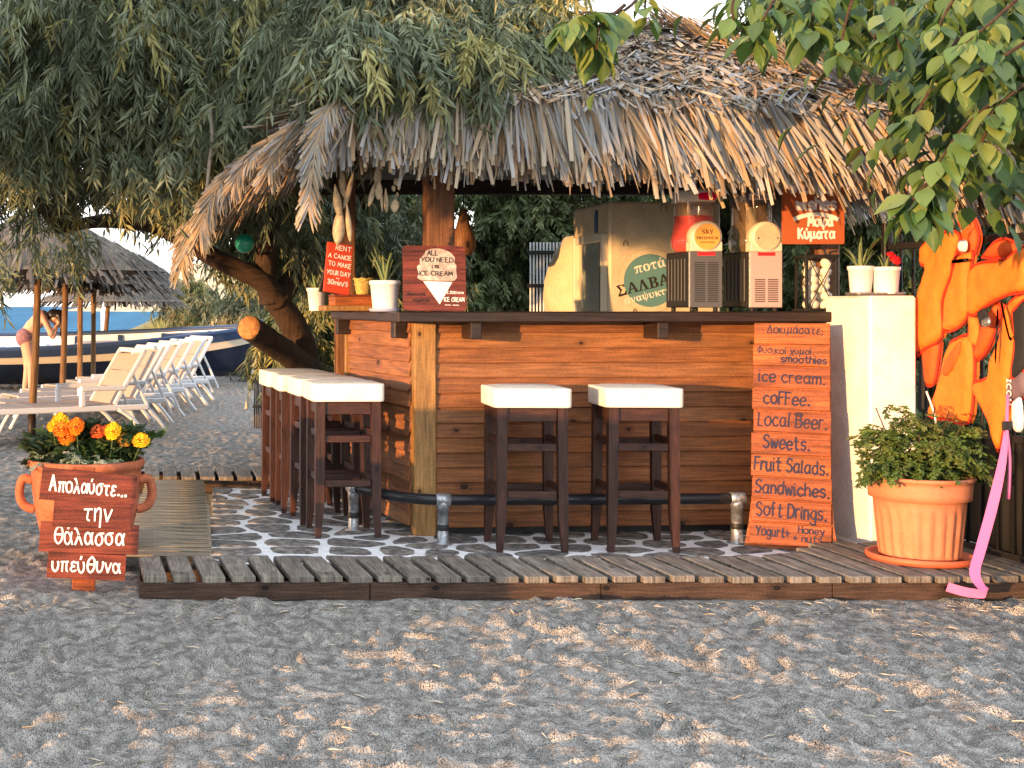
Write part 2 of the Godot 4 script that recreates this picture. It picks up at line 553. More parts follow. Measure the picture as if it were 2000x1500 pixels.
func make_materials() -> void:
	var pine := wood_textures(11, 0.55, 7)
	var old := wood_textures(23, 0.75, 2)
	var soft := blotch_textures(31, 0.7, 1.0, 0.01, 0.06)
	var stone := blotch_textures(37, 0.55, 1.0, 0.012, 0.09, 0.25, 3.0)
	var sand := blotch_textures(41, 0.62, 1.0, 0.03, 0.35, 0.75, 8.0, 1024)
	var clay := blotch_textures(43, 0.78, 1.0, 0.006, 0.04, 0.05, 1.0)
	var faint := blotch_textures(47, 0.92, 1.0, 0.008, 0.05, 0.0, 1.0)
	M.clay_tex = clay
	M.soft_tex = soft
	woods("siding", [lin(.44, .17, .055), lin(.40, .15, .05), lin(.47, .20, .07), lin(.36, .14, .05), lin(.42, .18, .07)], 0.62, pine, 0.9, false)
	woods("siding_side", [lin(.44, .18, .075), lin(.40, .16, .065), lin(.47, .2, .08)], 0.62, pine, 0.9, false)
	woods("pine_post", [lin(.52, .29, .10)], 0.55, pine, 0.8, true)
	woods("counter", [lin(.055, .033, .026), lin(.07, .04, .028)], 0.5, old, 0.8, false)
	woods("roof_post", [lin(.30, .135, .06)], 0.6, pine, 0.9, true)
	woods("stool_up", [lin(.11, .042, .026), lin(.13, .05, .028), lin(.095, .038, .026)], 0.5, old, 0.5, true)
	woods("stool_flat", [lin(.105, .042, .028), lin(.09, .036, .026)], 0.5, old, 0.5, false)
	woods("deck", [lin(.40, .355, .305), lin(.35, .31, .27), lin(.43, .385, .335), lin(.33, .29, .25), lin(.38, .325, .27)], 0.85, old, 0.6, true, 0.8)
	woods("bearer", [lin(.13, .075, .05)], 0.85, old, 0.7, false, 0.8)
	woods("red_board", [lin(.33, .072, .042), lin(.295, .063, .038), lin(.36, .08, .045)], 0.55, old, 0.7, false)
	woods("menu_board", [lin(.62, .165, .048), lin(.66, .19, .05), lin(.57, .145, .045)], 0.6, old, 0.8, false)
	woods("pole", [lin(.42, .235, .10), lin(.38, .20, .085), lin(.46, .26, .12)], 0.7, old, 0.9, true)
	woods("bark", [lin(.115, .07, .045)], 0.95, old, 0.35, true, 1.4)
	woods("bark_bent", [lin(.12, .072, .045)], 0.95, old, 0.4, false, 1.4)
	M.cut_wood = mat(lin(.62, .28, .10), 0.8, soft[0], soft[1], Vector3.ONE * 4)
	M.sand = mat(lin(.455, .42, .37), 0.97, sand[0], sand[1], Vector3.ONE * 0.42, 1.0)
	M.stones = []
	for c in [lin(.25, .23, .205), lin(.29, .265, .235), lin(.22, .205, .19), lin(.31, .28, .245)]:
		M.stones.append(mat(c, 0.8, stone[0], stone[1], Vector3.ONE * 2.2, 0.5))
	M.mortar = mat(lin(.84, .84, .83), 0.9, faint[0], faint[1], Vector3.ONE * 2.0, 0.6)
	M.mat_straw = mat(lin(.52, .44, .32), 0.9, old[0], old[2], Vector3(1.2, 1.2, 3.0), 0.3)
	M.cushion = mat(lin(.80, .77, .68), 0.55, faint[0], faint[1], Vector3.ONE * 1.3, 0.1)
	M.terracotta = mat(lin(.52, .155, .07), 0.8, clay[0], clay[1], Vector3.ONE * 2.0, 0.2)
	M.terracotta_soft = mat(lin(.60, .215, .105), 0.6, faint[0], faint[1], Vector3.ONE * 1.5, 0.12)
	M.saucer = mat(lin(.58, .13, .06), 0.5)
	M.soil = mat(lin(.05, .035, .025), 1.0, sand[0], sand[1], Vector3.ONE * 3, 1.0)
	M.white_paint = mat(lin(.82, .81, .78), 0.85, faint[0], faint[1], Vector3.ONE * 1.2, 0.4)
	M.white_plastic = mat(lin(.80, .80, .78), 0.4)
	M.lounge_white = mat(lin(.74, .74, .74), 0.5)
	M.taupe = mat(lin(.42, .33, .28), 0.85)
	M.iron = mat(lin(.012, .012, .013), 0.45)
	M.black_pipe = mat(lin(.014, .014, .016), 0.28)
	M.galvanised = mat(lin(.52, .54, .56), 0.42, soft[0], soft[1], Vector3.ONE * 6, 0.3)
	M.galvanised.metallic = 0.75
	M.cream = mat(lin(.62, .51, .33), 0.4, faint[0], faint[1], Vector3.ONE * 1.6, 0.05)
	M.cream_dark = mat(lin(.45, .37, .24), 0.5)
	M.black_plastic = mat(lin(.02, .02, .02), 0.5)
	M.dark_grey = mat(lin(.10, .10, .105), 0.45)
	M.pink_grey = mat(lin(.50, .36, .34), 0.45)
	M.ivory = mat(lin(.66, .60, .46), 0.35)
	M.ink = mat(lin(.02, .02, .05), 0.7)
	M.black_ink = mat(lin(.02, .016, .014), 0.7)
	M.white_ink = mat(lin(.80, .78, .74), 0.7)
	M.white_ink_pink = mat(lin(.78, .66, .58), 0.75, soft[0])
	M.teal = mat(lin(.10, .22, .22), 0.45)
	M.orange = mat(lin(.86, .20, .022), 0.7, faint[0], faint[1], Vector3.ONE * 3, 0.3)
	M.orange_deep = mat(lin(.80, .11, .018), 0.7, faint[0], faint[1], Vector3.ONE * 3, 0.3)
	M.webbing = mat(lin(.02, .02, .022), 0.8)
	M.pink = mat(lin(.6, .15, .34), 0.6)
	M.shell = mat(lin(.58, .46, .29), 0.7, clay[0], clay[1], Vector3.ONE * 5, 0.5)
	M.navy = mat(lin(.012, .022, .055), 0.35, clay[0], clay[1], Vector3.ONE * 0.8, 0.1)
	M.boat_blue = mat(lin(.03, .055, .12), 0.45)
	M.boat_cream = mat(lin(.62, .55, .42), 0.5)
	M.skin = mat(lin(.60, .33, .22), 0.55)
	M.hair = mat(lin(.012, .009, .008), 0.4)
	M.bikini = mat(lin(.6, .3, .34), 0.8)
	M.pale_stone = mat(lin(.74, .69, .58), 0.7)
	M.red_flower = mat(lin(.75, .02, .03), 0.6)
	M.basket = mat(lin(.72, .50, .14), 0.7, soft[0], soft[1], Vector3.ONE * 8, 0.6)
	M.sea = mat(lin(.045, .19, .32), 0.7, soft[0], soft[1], Vector3(.02, .02, .09), 1.0)
	M.sea.metallic_specular = 0.12
	M.hill = mat(lin(.62, .50, .30), 1.0, clay[0], null, Vector3.ONE * .01)
	M.dune = mat(lin(.27, .24, .12), 1.0, sand[0], null, Vector3.ONE * .2)
	M.pebble_ground = mat(lin(.3, .24, .18), 1.0, sand[0], null, Vector3.ONE * .1)
	M.bamboo = mat(lin(.28, .22, .15), 0.8, old[1], old[3], Vector3.ONE * 2, 0.5)
	# dry palm thatch: weathered grey to warm straw
	M.thatch = []
	for c in [lin(.32, .295, .265), lin(.40, .34, .26), lin(.27, .255, .24), lin(.42, .34, .24), lin(.33, .31, .285), lin(.36, .27, .18)]:
		M.thatch.append(mat(c, 0.85))
	M.thatch_any = mat(Color.WHITE, 0.85)
	M.thatch_any.vertex_color_use_as_albedo = true
	M.willow = leaf_mat(Color.WHITE, lin(.09, .11, .05), 0.45)
	M.broad_leaf = leaf_mat(Color.WHITE, lin(.05, .085, .012), 0.42)
	M.small_leaf = leaf_mat(Color.WHITE, lin(.09, .13, .03), 0.5)
	var g := StandardMaterial3D.new()
	g.albedo_color = Color(.85, .9, .88, 0.18)
	g.transparency = BaseMaterial3D.TRANSPARENCY_ALPHA
	g.roughness = 0.05
	M.pane = g
	var s := StandardMaterial3D.new()
	s.albedo_color = Color(.62, .5, .36, 0.3)
	s.transparency = BaseMaterial3D.TRANSPARENCY_ALPHA
	s.roughness = 0.08
	M.smoked = s
	M.syrup = mat(lin(.75, .0, .055), 0.15)
	var gg := mat(lin(.0, .28, .16), 0.06)
	gg.clearcoat_enabled = true
	gg.clearcoat = 1.0
	M.green_glass = gg

# ---------------------------------------------------------------- scene
func _ready() -> void:
	rng.seed = 20240
	# camera: level, lens shifted so that it looks right and slightly down
	var cam := Camera3D.new()
	cam.name = "camera"
	cam.projection = Camera3D.PROJECTION_FRUSTUM
	cam.near = 0.1
	cam.far = 9000.0
	cam.size = 1500.0 / 2640.0 * 0.1
	cam.frustum_offset = Vector2(700.0 / 2640.0, -152.0 / 2640.0) * 0.1
	cam.position = Vector3(0, 1.2, 0)
	add_child(cam)
	cam.current = true
	# sky
	var env := Environment.new()
	env.background_mode = Environment.BG_SKY
	var sky := Sky.new()
	var sm := ProceduralSkyMaterial.new()
	sm.sky_top_color = Color(0.76, 0.80, 0.86)
	sm.sky_horizon_color = Color(0.97, 0.95, 0.92)
	sm.sky_curve = 0.2
	sm.ground_bottom_color = Color(0.35, 0.34, 0.33)
	sm.ground_horizon_color = Color(0.8, 0.8, 0.8)
	sm.sun_angle_max = 12.0
	sky.sky_material = sm
	env.sky = sky
	env.background_energy_multiplier = 1.8
	env.tonemap_mode = Environment.TONE_MAPPER_LINEAR
	env.tonemap_exposure = 2.0
	env.sdfgi_enabled = true
	env.ssao_enabled = true
	env.ssil_enabled = true
	var we := WorldEnvironment.new()
	we.name = "world"
	we.environment = env
	add_child(we)
	# the setting sun, low on the left behind the camera
	var sun := DirectionalLight3D.new()
	sun.name = "sun"
	sun.light_color = Color(1.0, 0.76, 0.50)
	sun.light_energy = 1.5
	sun.light_angular_distance = 0.6
	sun.shadow_enabled = true
	add_child(sun)
	sun.look_at_from_position(Vector3.ZERO, Vector3(0.755, -0.05, -0.656))
	learn_letters()
	make_materials()
	build_ground()
	build_terrace()
	build_boardwalks()
	build_bar()
	build_roof()
	build_trees()
	build_beach()
	build_stools()
	build_counter_things()
	build_signs()
	build_pots()
	build_gate_and_vests()
	build_small_things()

# ---------------------------------------------------------------- ground
func lines(marks: Array) -> PackedFloat32Array:
	# marks: [[from, to, step], ...]; steps may grow
	var out := PackedFloat32Array()
	for m in marks:
		var x: float = m[0]
		var s: float = m[2]
		while x < m[1] - s * 0.25:
			out.append(x)
			x += s
			s = maxf(s * m[3], m[4]) if m[3] < 1.0 else s * m[3]
	out.append(marks[-1][1])
	return out

func build_ground() -> void:
	var xs := lines([[-4000.0, -60.0, 1500.0, 0.6, 20.0], [-60.0, -4.0, 9.0, 0.86, 0.1], [-4.0, -1.0, 0.08, 0.97, 0.02], [-1.0, 4.1, 0.015, 1.0], [4.1, 6.0, 0.06, 1.02], [6.0, 70.0, 0.3, 1.2], [70.0, 4000.0, 60.0, 1.7]])
	var ds := lines([[-40.0, 2.0, 6.0, 0.88, 0.08], [2.0, 3.3, 0.07, 0.95, 0.02], [3.3, 6.15, 0.015, 1.0], [6.15, 9.0, 0.03, 1.01], [9.0, 24.0, 0.07, 1.018], [24.0, 110.0, 0.6, 1.12], [110.0, 1500.0, 40.0, 1.6]])
	var n1 := noise(5, 2.1, 3)
	var n2 := noise(6, 7.5, 3)
	var n3 := noise(7, 26.0, 2)
	var n4 := noise(9, 0.35, 2)
	var nx := xs.size()
	var nd := ds.size()
	var hs := PackedFloat32Array()
	hs.resize(nx * nd)
	for j in nd:
		var d := ds[j]
		var slope := -0.55 * smoothstep(24.0, 80.0, d) - 2.5 * smoothstep(84.0, 150.0, d)
		for i in nx:
			var x := xs[i]
			var h := slope
			if d < 60.0 and absf(x) < 60.0:
				var near := 1.0
				# flatter where the terrace, the bar and the decks stand
				var under := smoothstep(-0.25, 0.05, x) * smoothstep(4.4, 4.0, x) * smoothstep(5.35, 5.6, d) * smoothstep(9.6, 9.2, d)
				near = 1.0 - 0.85 * under
				h += near * (n1.get_noise_2d(x, d) * 0.02 + n2.get_noise_2d(x, d) * 0.016 + n3.get_noise_2d(x, d) * 0.006)
				h += 0.03 * n4.get_noise_2d(x, d) * near - 0.008
			hs[j * nx + i] = h
	# footprints and scuffs in the trodden sand
	var r := RandomNumberGenerator.new()
	r.seed = 77
	var i0 := xs.bsearch(-1.0)
	var j0 := ds.bsearch(3.3)
	for k in 300:
		var cx := r.randf_range(-0.95, 4.05)
		var cd := r.randf_range(3.35, 5.5)
		var a := r.randf_range(0.0, PI)
		var la := r.randf_range(0.07, 0.14)
		var lb := r.randf_range(0.04, 0.065)
		var deep := r.randf_range(0.008, 0.03)
		var ci := i0 + int((cx + 1.0) / 0.015)
		var cj := j0 + int((cd - 3.3) / 0.015)
		for jj in range(maxi(cj - 13, 0), mini(cj + 13, nd)):
			for ii in range(maxi(ci - 13, 0), mini(ci + 13, nx)):
				var dx := xs[ii] - cx
				var dd := ds[jj] - cd
				var p := (dx * cos(a) + dd * sin(a)) / la
				var q := (-dx * sin(a) + dd * cos(a)) / lb
				var e := sqrt(p * p + q * q)
				if e < 1.7:
					hs[jj * nx + ii] += deep * (-(1.0 - smoothstep(0.3, 1.0, e)) + 0.55 * exp(-pow((e - 1.15) / 0.25, 2.0)))
	var V := PackedVector3Array()
	var N := PackedVector3Array()
	V.resize(nx * nd)
	N.resize(nx * nd)
	for j in nd:
		for i in nx:
			var k := j * nx + i
			V[k] = Vector3(xs[i], hs[k], -ds[j])
			var ia := maxi(i - 1, 0)
			var ib := mini(i + 1, nx - 1)
			var ja := maxi(j - 1, 0)
			var jb := mini(j + 1, nd - 1)
			var gx := (hs[j * nx + ib] - hs[j * nx + ia]) / (xs[ib] - xs[ia])
			var gd := (hs[jb * nx + i] - hs[ja * nx + i]) / (ds[jb] - ds[ja])
			N[k] = Vector3(-gx, 1.0, gd).normalized()
	var I := PackedInt32Array()
	I.resize((nx - 1) * (nd - 1) * 6)
	var w := 0
	for j in nd - 1:
		for i in nx - 1:
			var k := j * nx + i
			for q in [k, k + nx, k + nx + 1, k, k + nx + 1, k + 1]:
				I[w] = q
				w += 1
	var arr := []
	arr.resize(Mesh.ARRAY_MAX)
	arr[Mesh.ARRAY_VERTEX] = V
	arr[Mesh.ARRAY_NORMAL] = N
	arr[Mesh.ARRAY_INDEX] = I
	var am := ArrayMesh.new()
	am.add_surface_from_arrays(Mesh.PRIMITIVE_TRIANGLES, arr)
	var o := mesh_part("sand_ground", am, M.sand)
	o.set_meta("kind", "structure")
	# bits of straw and dry twigs blown over the sand
	var st := tool()
	tube(st, [Vector3(-0.5, 0, 0), Vector3(-0.1, 0.06, 0.03), Vector3(0.5, 0, -0.02)], [0.06, 0.07, 0.04], 4)
	st.generate_normals()
	var straw := st.commit()
	var places := []
	var tints := []
	for k in 900:
		var x := rr(-0.9, 4.0)
		var d := rr(3.4, 5.5)
		if k % 3 == 0:
			d = rr(5.3, 5.5)
		var i := xs.bsearch(x)
		var j := ds.bsearch(d)
		var l := rr(0.008, 0.05)
		places.append(Transform3D(Basis.from_euler(Vector3(rr(-.3, .3), rr(0, TAU), rr(-.3, .3))).scaled(Vector3(l, l * 0.8, l)), Vector3(x, hs[j * nx + i] + 0.003, -d)))
		var t := rr(0.25, 0.6)
		tints.append(Color(t, t * 0.85, t * 0.62))
	var s := scatter("straw_litter", straw, M.thatch_any, self, places, tints)
	s.set_meta("kind", "stuff")
	tag(s, "bits of dry straw and twig scattered over the trodden sand", "litter")
	# sea
	var sea := tool()
	for a in [[-4000.0, 4000.0, 92.0, 4500.0]]:
		quad(sea, Vector3(a[0], -0.62, -a[2]), Vector3(a[1], -0.62, -a[2]), Vector3(a[1], -0.62, -a[3]), Vector3(a[0], -0.62, -a[3]), Vector3(0, -50, -500))
	var so := done(sea, "sea", M.sea)
	so.set_meta("kind", "structure")
	# grassy dune beyond the boat
	var hn := noise(15, 0.12, 3)
	var rows := []
	for j in 40:
		var row := []
		var d := 34.0 + j * 1.4
		for i in 70:
			var x := -2.5 + i * 0.8
			var edge := smoothstep(-2.2, 3.0, x + (d - 34.0) * 0.02) * smoothstep(33.9, 46.0, d)
			row.append(Vector3(x, -0.75 + edge * (1.55 + hn.get_noise_2d(x, d) * 0.5 + 0.35 * smoothstep(2.0, 12.0, x)), -d))
		rows.append(row)
	var du := tool()
	sheet(du, rows)
	var duo := done(du, "dune", M.dune, self, false, true)
	duo.set_meta("kind", "structure")
	# sunlit hill on the far shore
	var hr := []
	for j in 14:
		var row := []
		for i in 60:
			var x := -120.0 + i * 14.0
			var d := 430.0 + j * 16.0
			var up := smoothstep(-60.0, 60.0, x) * sin(PI * clampf(j / 13.0 * 0.5, 0, 1))
			row.append(Vector3(x, -3.0 + up * (30.0 + 8.0 * hn.get_noise_2d(x * 0.06, d * 0.05) + 0.05 * x), -d))
		hr.append(row)
	var hi := tool()
	sheet(hi, hr)
	var hio := done(hi, "hill", M.hill, self, false, true)
	hio.set_meta("kind", "structure")
	# dry grass on the dune
	var g := tool()
	for k in 9:
		var a := rr(0, TAU)
		var lean := rr(0.05, 0.25)
		var b := Vector3(rr(-.08, .08), 0, rr(-.08, .08))
		var tip := b + Vector3(cos(a) * lean, rr(0.25, 0.5), sin(a) * lean)
		var side := Vector3(-sin(a), 0, cos(a)) * 0.012
		tri(g, b - side, b + side, tip, Vector3(cos(a), 0.3, sin(a)).normalized())
	var gm := g.commit()
	places = []
	tints = []
	for k in 5000:
		var x := rr(-1.6, 14.0)
		var d := rr(36.0, 70.0)
		var edge := smoothstep(-2.2, 3.0, x + (d - 34.0) * 0.02) * smoothstep(33.9, 46.0, d)
		if edge < 0.25:
			continue
		var y := -0.79 + edge * (1.55 + hn.get_noise_2d(x, d) * 0.5 + 0.35 * smoothstep(2.0, 12.0, x))
		var sc := rr(0.5, 1.1)
		places.append(Transform3D(Basis.from_euler(Vector3(0, rr(0, TAU), 0)).scaled(Vector3(sc, sc * rr(.6, 1.1), sc)), Vector3(x, y, -d)))
		var q := rr(0.7, 1.2)
		tints.append(Color(.30 * q, .27 * q, .10 * q) if rng.randf() < .6 else Color(.17 * q, .2 * q, .07 * q))
	var gs := scatter("dune_grass", gm, M.small_leaf, self, places, tints)
	gs.set_meta("kind", "stuff")
	tag(gs, "dry yellow green grass growing on the dune behind the boat", "grass")

# ---------------------------------------------------------------- paved terrace
func clip_cell(poly: PackedVector2Array, mid: Vector2, dir: Vector2) -> PackedVector2Array:
	var out := PackedVector2Array()
	var n := poly.size()
	for i in n:
		var a := poly[i]
		var b := poly[(i + 1) % n]
		var da := (a - mid).dot(dir)
		var db := (b - mid).dot(dir)
		if da <= 0.0:
			out.append(a)
		if (da < 0.0 and db > 0.0) or (da > 0.0 and db < 0.0):
			out.append(a.lerp(b, da / (da - db)))
	return out

func build_terrace() -> void:
	var t := structure("stone_terrace")
	var edge := PackedVector2Array([Vector2(0.27, 6.02), Vector2(3.42, 6.02), Vector2(3.42, 7.05), Vector2(1.45, 7.0), Vector2(1.2, 8.72), Vector2(0.38, 8.70), Vector2(0.33, 7.6), Vector2(0.25, 7.0)])
	var s := tool()
	var o2 := []
	for p in edge:
		o2.append(Vector2(p.x, p.y))
	plate(s, o2, 0.07, Transform3D(Basis(Vector3(1, 0, 0), Vector3(0, 0, -1), Vector3(0, 1, 0)), Vector3(0, -0.005, 0)))
	done(s, "mortar_bed", M.mortar, t)
	var r := RandomNumberGenerator.new()
	r.seed = 8
	var sites := []
	var tries := 0
	while sites.size() < 150 and tries < 6000:
		tries += 1
		var p := Vector2(r.randf_range(0.2, 3.45), r.randf_range(5.98, 8.75))
		if not Geometry2D.is_point_in_polygon(p, edge):
			continue
		var ok := true
		for q in sites:
			var e: Vector2 = (q - p)
			if Vector2(e.x * 0.82, e.y).length() < 0.165:
				ok = false
				break
		if ok:
			sites.append(p)
	for i in sites.size():
		var c: Vector2 = sites[i]
		var cell := PackedVector2Array([c + Vector2(-.4, -.4), c + Vector2(.4, -.4), c + Vector2(.4, .4), c + Vector2(-.4, .4)])
		for j in sites.size():
			if i != j and sites[j].distance_to(c) < 0.85:
				var dir: Vector2 = (sites[j] - c).normalized()
				cell = clip_cell(cell, (sites[j] + c) * 0.5 - dir * r.randf_range(0.017, 0.036), dir)
				if cell.size() < 3:
					break
		if cell.size() < 3:
			continue
		var cut := Geometry2D.intersect_polygons(cell, edge)
		if cut.is_empty() or cut[0].size() < 3:
			continue
		# worn corners
		var poly := PackedVector2Array()
		var n := cut[0].size()
		for k in n:
			var a := cut[0][k]
			var b := cut[0][(k + 1) % n]
			if a.distance_to(b) < 0.02:
				poly.append((a + b) * 0.5)
				continue
			poly.append(a.lerp(b, 0.2))
			poly.append(a.lerp(b, 0.5) + Vector2(r.randf_range(-.006, .006), r.randf_range(-.006, .006)))
			poly.append(a.lerp(b, 0.8))
		if poly.size() < 4 or Geometry2D.triangulate_polygon(poly).is_empty():
			continue
		var st := tool()
		var top := r.randf_range(0.001, 0.006)
		var tilt := Basis.from_euler(Vector3(r.randf_range(-.008, .008), 0, r.randf_range(-.008, .008)))
		var local := []
		for p in poly:
			local.append(p - c)
		plate(st, local, 0.03, Transform3D(tilt * Basis(Vector3(1, 0, 0), Vector3(0, 0, -1), Vector3(0, 1, 0)), Vector3(c.x, 0.018 + top, -c.y)))
		done(st, "stone", M.stones[r.randi() % 4], t)

# ---------------------------------------------------------------- boardwalks
func build_boardwalks() -> void:
	for k in 2:
		var w := structure("boardwalk" if k == 0 else "rear_boardwalk")
		var x0 := -0.04 if k == 0 else -0.30
		var x1 := 3.74 if k == 0 else 1.1
		var d0 := 5.54 if k == 0 else 8.72
		var d1 := 6.0 if k == 0 else 9.28
		var top := 0.092 if k == 0 else 0.10
		var x := x0
		var i := 0
		while x < x1:
			var st := tool()
			var far := d1
			if k == 0 and x > 2.75:
				far = d1 + 0.36 * smoothstep(2.7, 3.2, x)
			var w0 := 0.0955 + rr(-.004, .004)
			var a := Vector3(x + w0 * 0.5, top - 0.014 + rr(-.0025, .0025), -d0 + rr(-.006, .006))
			var b := Vector3(x + w0 * 0.5 - (0.03 if k == 0 else 0.0) + rr(-.004, .004), top - 0.014 + rr(-.002, .002), -far + rr(-.008, .008))
			bar(st, a, b, w0, 0.028, 0.004)
			done(st, "plank", pick("deck"), w)
			x += 0.1205
			i += 1
		for d in ([d0 + 0.03, d0 + 0.4] if k == 0 else [d0 + 0.03, d0 + 0.5]):
			# bearers in lengths
			var bx: float = x0 - 0.02
			while bx < x1:
				var st := tool()
				var l := minf(0.95, x1 - bx + 0.06)
				if l < 0.15:
					break
				bar(st, Vector3(bx, top - 0.065, -d - rr(-.003, .003)), Vector3(bx + l - 0.004, top - 0.065, -d), 0.045, 0.072, 0.003)
				done(st, "bearer", M.bearer[0], w)
				bx += l

# ---------------------------------------------------------------- the bar
func build_bar() -> void:
	var b := thing("beach_bar", "thatched wooden beach bar with orange clapboard front and dark counter", "bar", Vector3(1.5, 0.03, -7.0))
	# front wall, running right and slightly away
	var fa := Vector3(1.44, 0, -6.915)
	var fb := Vector3(3.52, 0, -7.045)
	var fdir := (fb - fa).normalized()
	var fnorm := Vector3(fdir.z, 0, -fdir.x)
	if fnorm.z < 0.0:
		fnorm = -fnorm
	# return wall, running back from the corner
	var ra := Vector3(1.335, 0, -6.96)
	var rb := Vector3(1.17, 0, -8.02)
	var rdir := (rb - ra).normalized()
	var rnorm := Vector3(rdir.z, 0, -rdir.x)
	if rnorm.x > 0.0:
		rnorm = -rnorm
	var step := 0.0765
	for side in 2:
		var a := fa if side == 0 else ra
		var c := fb if side == 0 else rb
		var nrm := fnorm if side == 0 else rnorm
		var dir := fdir if side == 0 else rdir
		for i in 14:
			var y := 0.075 + i * step
			var st := tool()
			# lapped board: the lower edge stands proud of the board below
			var up := (Vector3.UP * (step + 0.012) - nrm * 0.016).normalized()
			var out := dir.cross(up).normalized()
			if out.dot(nrm) < 0.0:
				out = -out
			var mid := (a + c) * 0.5 + Vector3(0, y + step * 0.5, 0) + nrm * (0.012 + rr(-.0015, .0015))
			box(st, Transform3D(Basis(dir, up, out).rotated(nrm, rr(-.0012, .0012)), mid), Vector3(a.distance_to(c) + rr(-.004, .004), step + 0.014, 0.014), 0.003)
			done(st, "clapboard", pick("siding" if side == 0 else "siding_side"), b, true)
		# backing so that no light passes between the boards
		var bk := tool()
		bar(bk, a - nrm * 0.03 + Vector3(0, 0.59, 0), c - nrm * 0.03 + Vector3(0, 0.59, 0), 0.03, 1.06, 0.0)
		done(bk, "backing_panel", M.black_plastic, b, true)
	# black plinth under the boards
	var pl := tool()
	bar(pl, fa - fnorm * 0.04 + Vector3(0, 0.05, 0), fb - fnorm * 0.04 + Vector3(0, 0.05, 0), 0.03, 0.04, 0.0)
	done(pl, "plinth", M.black_plastic, b, true)
	# right end wall
	var ew := tool()
	bar(ew, fb + Vector3(0.0, 0.57, -0.03), fb + Vector3(0.05, 0.57, -0.9), 0.03, 1.08, 0.0)
	done(ew, "end_panel", M.siding[1], b, true)
	# pale corner post and the end post of the return
	var p := tool()
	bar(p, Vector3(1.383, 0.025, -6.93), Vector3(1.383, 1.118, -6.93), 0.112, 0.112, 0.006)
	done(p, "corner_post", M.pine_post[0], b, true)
	p = tool()
	bar(p, rb + rnorm * 0.01 + Vector3(0.0, 0.03, 0.0), rb + rnorm * 0.01 + Vector3(0.0, 1.118, 0.0), 0.05, 0.05, 0.004)
	done(p, "end_post", M.pine_post[0], b, true)
	# counter: three boards along the front, two along the return
	var ctop := 1.146
	var cl := Vector3(1.205, ctop, -6.66)
	var cr := Vector3(3.535, ctop, -6.80)
	var cdir := (cr - cl).normalized()
	var cin := Vector3(cdir.z, 0, -cdir.x)
	if cin.z > 0.0:
		cin = -cin
	for k in 3:
		var st := tool()
		bar(st, cl + cin * (0.085 + 0.172 * k), cr + cin * (0.085 + 0.172 * k), 0.17, 0.052, 0.006)
		done(st, "counter_board", M.counter[k % 2], b, true)
	for k in 2:
		var st := tool()
		var o := Vector3(0.075 + 0.152 * k, 0.0, 0.0)
		bar(st, Vector3(1.205, ctop + 0.0005, -7.18) + o, Vector3(1.06, ctop + 0.0005, -8.10) + o, 0.15, 0.05, 0.006)
		done(st, "counter_board", M.counter[(k + 1) % 2], b, true)
	# brackets under the overhang
	for q in [[Vector3(1.60, 1.077, -6.905), Vector3(1.60, 1.077, -6.70)], [Vector3(2.55, 1.077, -6.965), Vector3(2.55, 1.077, -6.76)], [Vector3(1.30, 1.077, -7.0), Vector3(1.235, 1.077, -6.985)], [Vector3(1.175, 1.077, -7.99), Vector3(1.08, 1.077, -7.98)]]:
		var st := tool()
		bar(st, q[0], q[1], 0.055, 0.085, 0.004)
		done(st, "bracket", M.counter[0], b, true)
	# roof posts
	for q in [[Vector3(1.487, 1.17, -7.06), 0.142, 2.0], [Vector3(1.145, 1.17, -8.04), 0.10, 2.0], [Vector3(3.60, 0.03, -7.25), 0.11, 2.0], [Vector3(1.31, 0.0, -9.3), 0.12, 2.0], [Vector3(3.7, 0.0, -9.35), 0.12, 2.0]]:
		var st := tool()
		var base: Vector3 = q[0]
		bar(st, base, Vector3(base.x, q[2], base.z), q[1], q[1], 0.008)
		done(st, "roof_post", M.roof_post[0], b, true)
	# beams under the eaves
	for q in [[Vector3(1.05, 2.02, -7.06), Vector3(3.75, 2.02, -7.2)], [Vector3(1.25, 2.03, -6.9), Vector3(1.2, 2.03, -9.5)], [Vector3(1.0, 2.02, -9.32), Vector3(3.8, 2.02, -9.35)], [Vector3(3.66, 2.04, -7.0), Vector3(3.72, 2.04, -9.5)]]:
		var st := tool()
		bar(st, q[0], q[1], 0.07, 0.1, 0.005)
		done(st, "roof_beam", M.counter[0], b, true)
	# foot rail: a thing of its own, standing on the terrace
	var f := thing("foot_rail", "black pipe foot rail on galvanised posts before the bar front", "foot rail", Vector3(1.2, 0.03, -6.6))
	var st := tool()
	var path := curve([Vector3(1.045, 0.255, -7.04), Vector3(1.10, 0.255, -6.93), Vector3(1.175, 0.25, -6.82), Vector3(1.255, 0.25, -6.71), Vector3(1.36, 0.25, -6.645), Vector3(1.5, 0.25, -6.632), Vector3(2.2, 0.25, -6.65), Vector3(2.87, 0.25, -6.675)], 5)
	tube(st, path, [0.0275], 14)
	done(st, "rail", M.black_pipe, f, true, true)
	for q in [Vector3(1.42, 0.25, -6.635), Vector3(2.88, 0.25, -6.675), Vector3(1.04, 0.255, -7.03)]:
		var s2 := tool()
		lathe(s2, [[0.0, 0.03], [0.046, 0.03], [0.046, 0.038], [0.028, 0.042], [0.027, 0.105], [0.027, 0.2], [0.03, 0.2], [0.03, 0.245], [0.0, 0.25]], 14, Transform3D(Basis(), Vector3(q.x, 0, q.z)))
		var post := done(s2, "rail_post", M.galvanised, f, true, true)
		var s3 := tool()
		lathe(s3, [[0.0285, 0.10], [0.0295, 0.102], [0.0295, 0.128], [0.0285, 0.13]], 14, Transform3D(Basis(), Vector3(q.x, 0, q.z)))
		done(s3, "black_band", M.black_plastic, post, false, true)
		var s4 := tool()
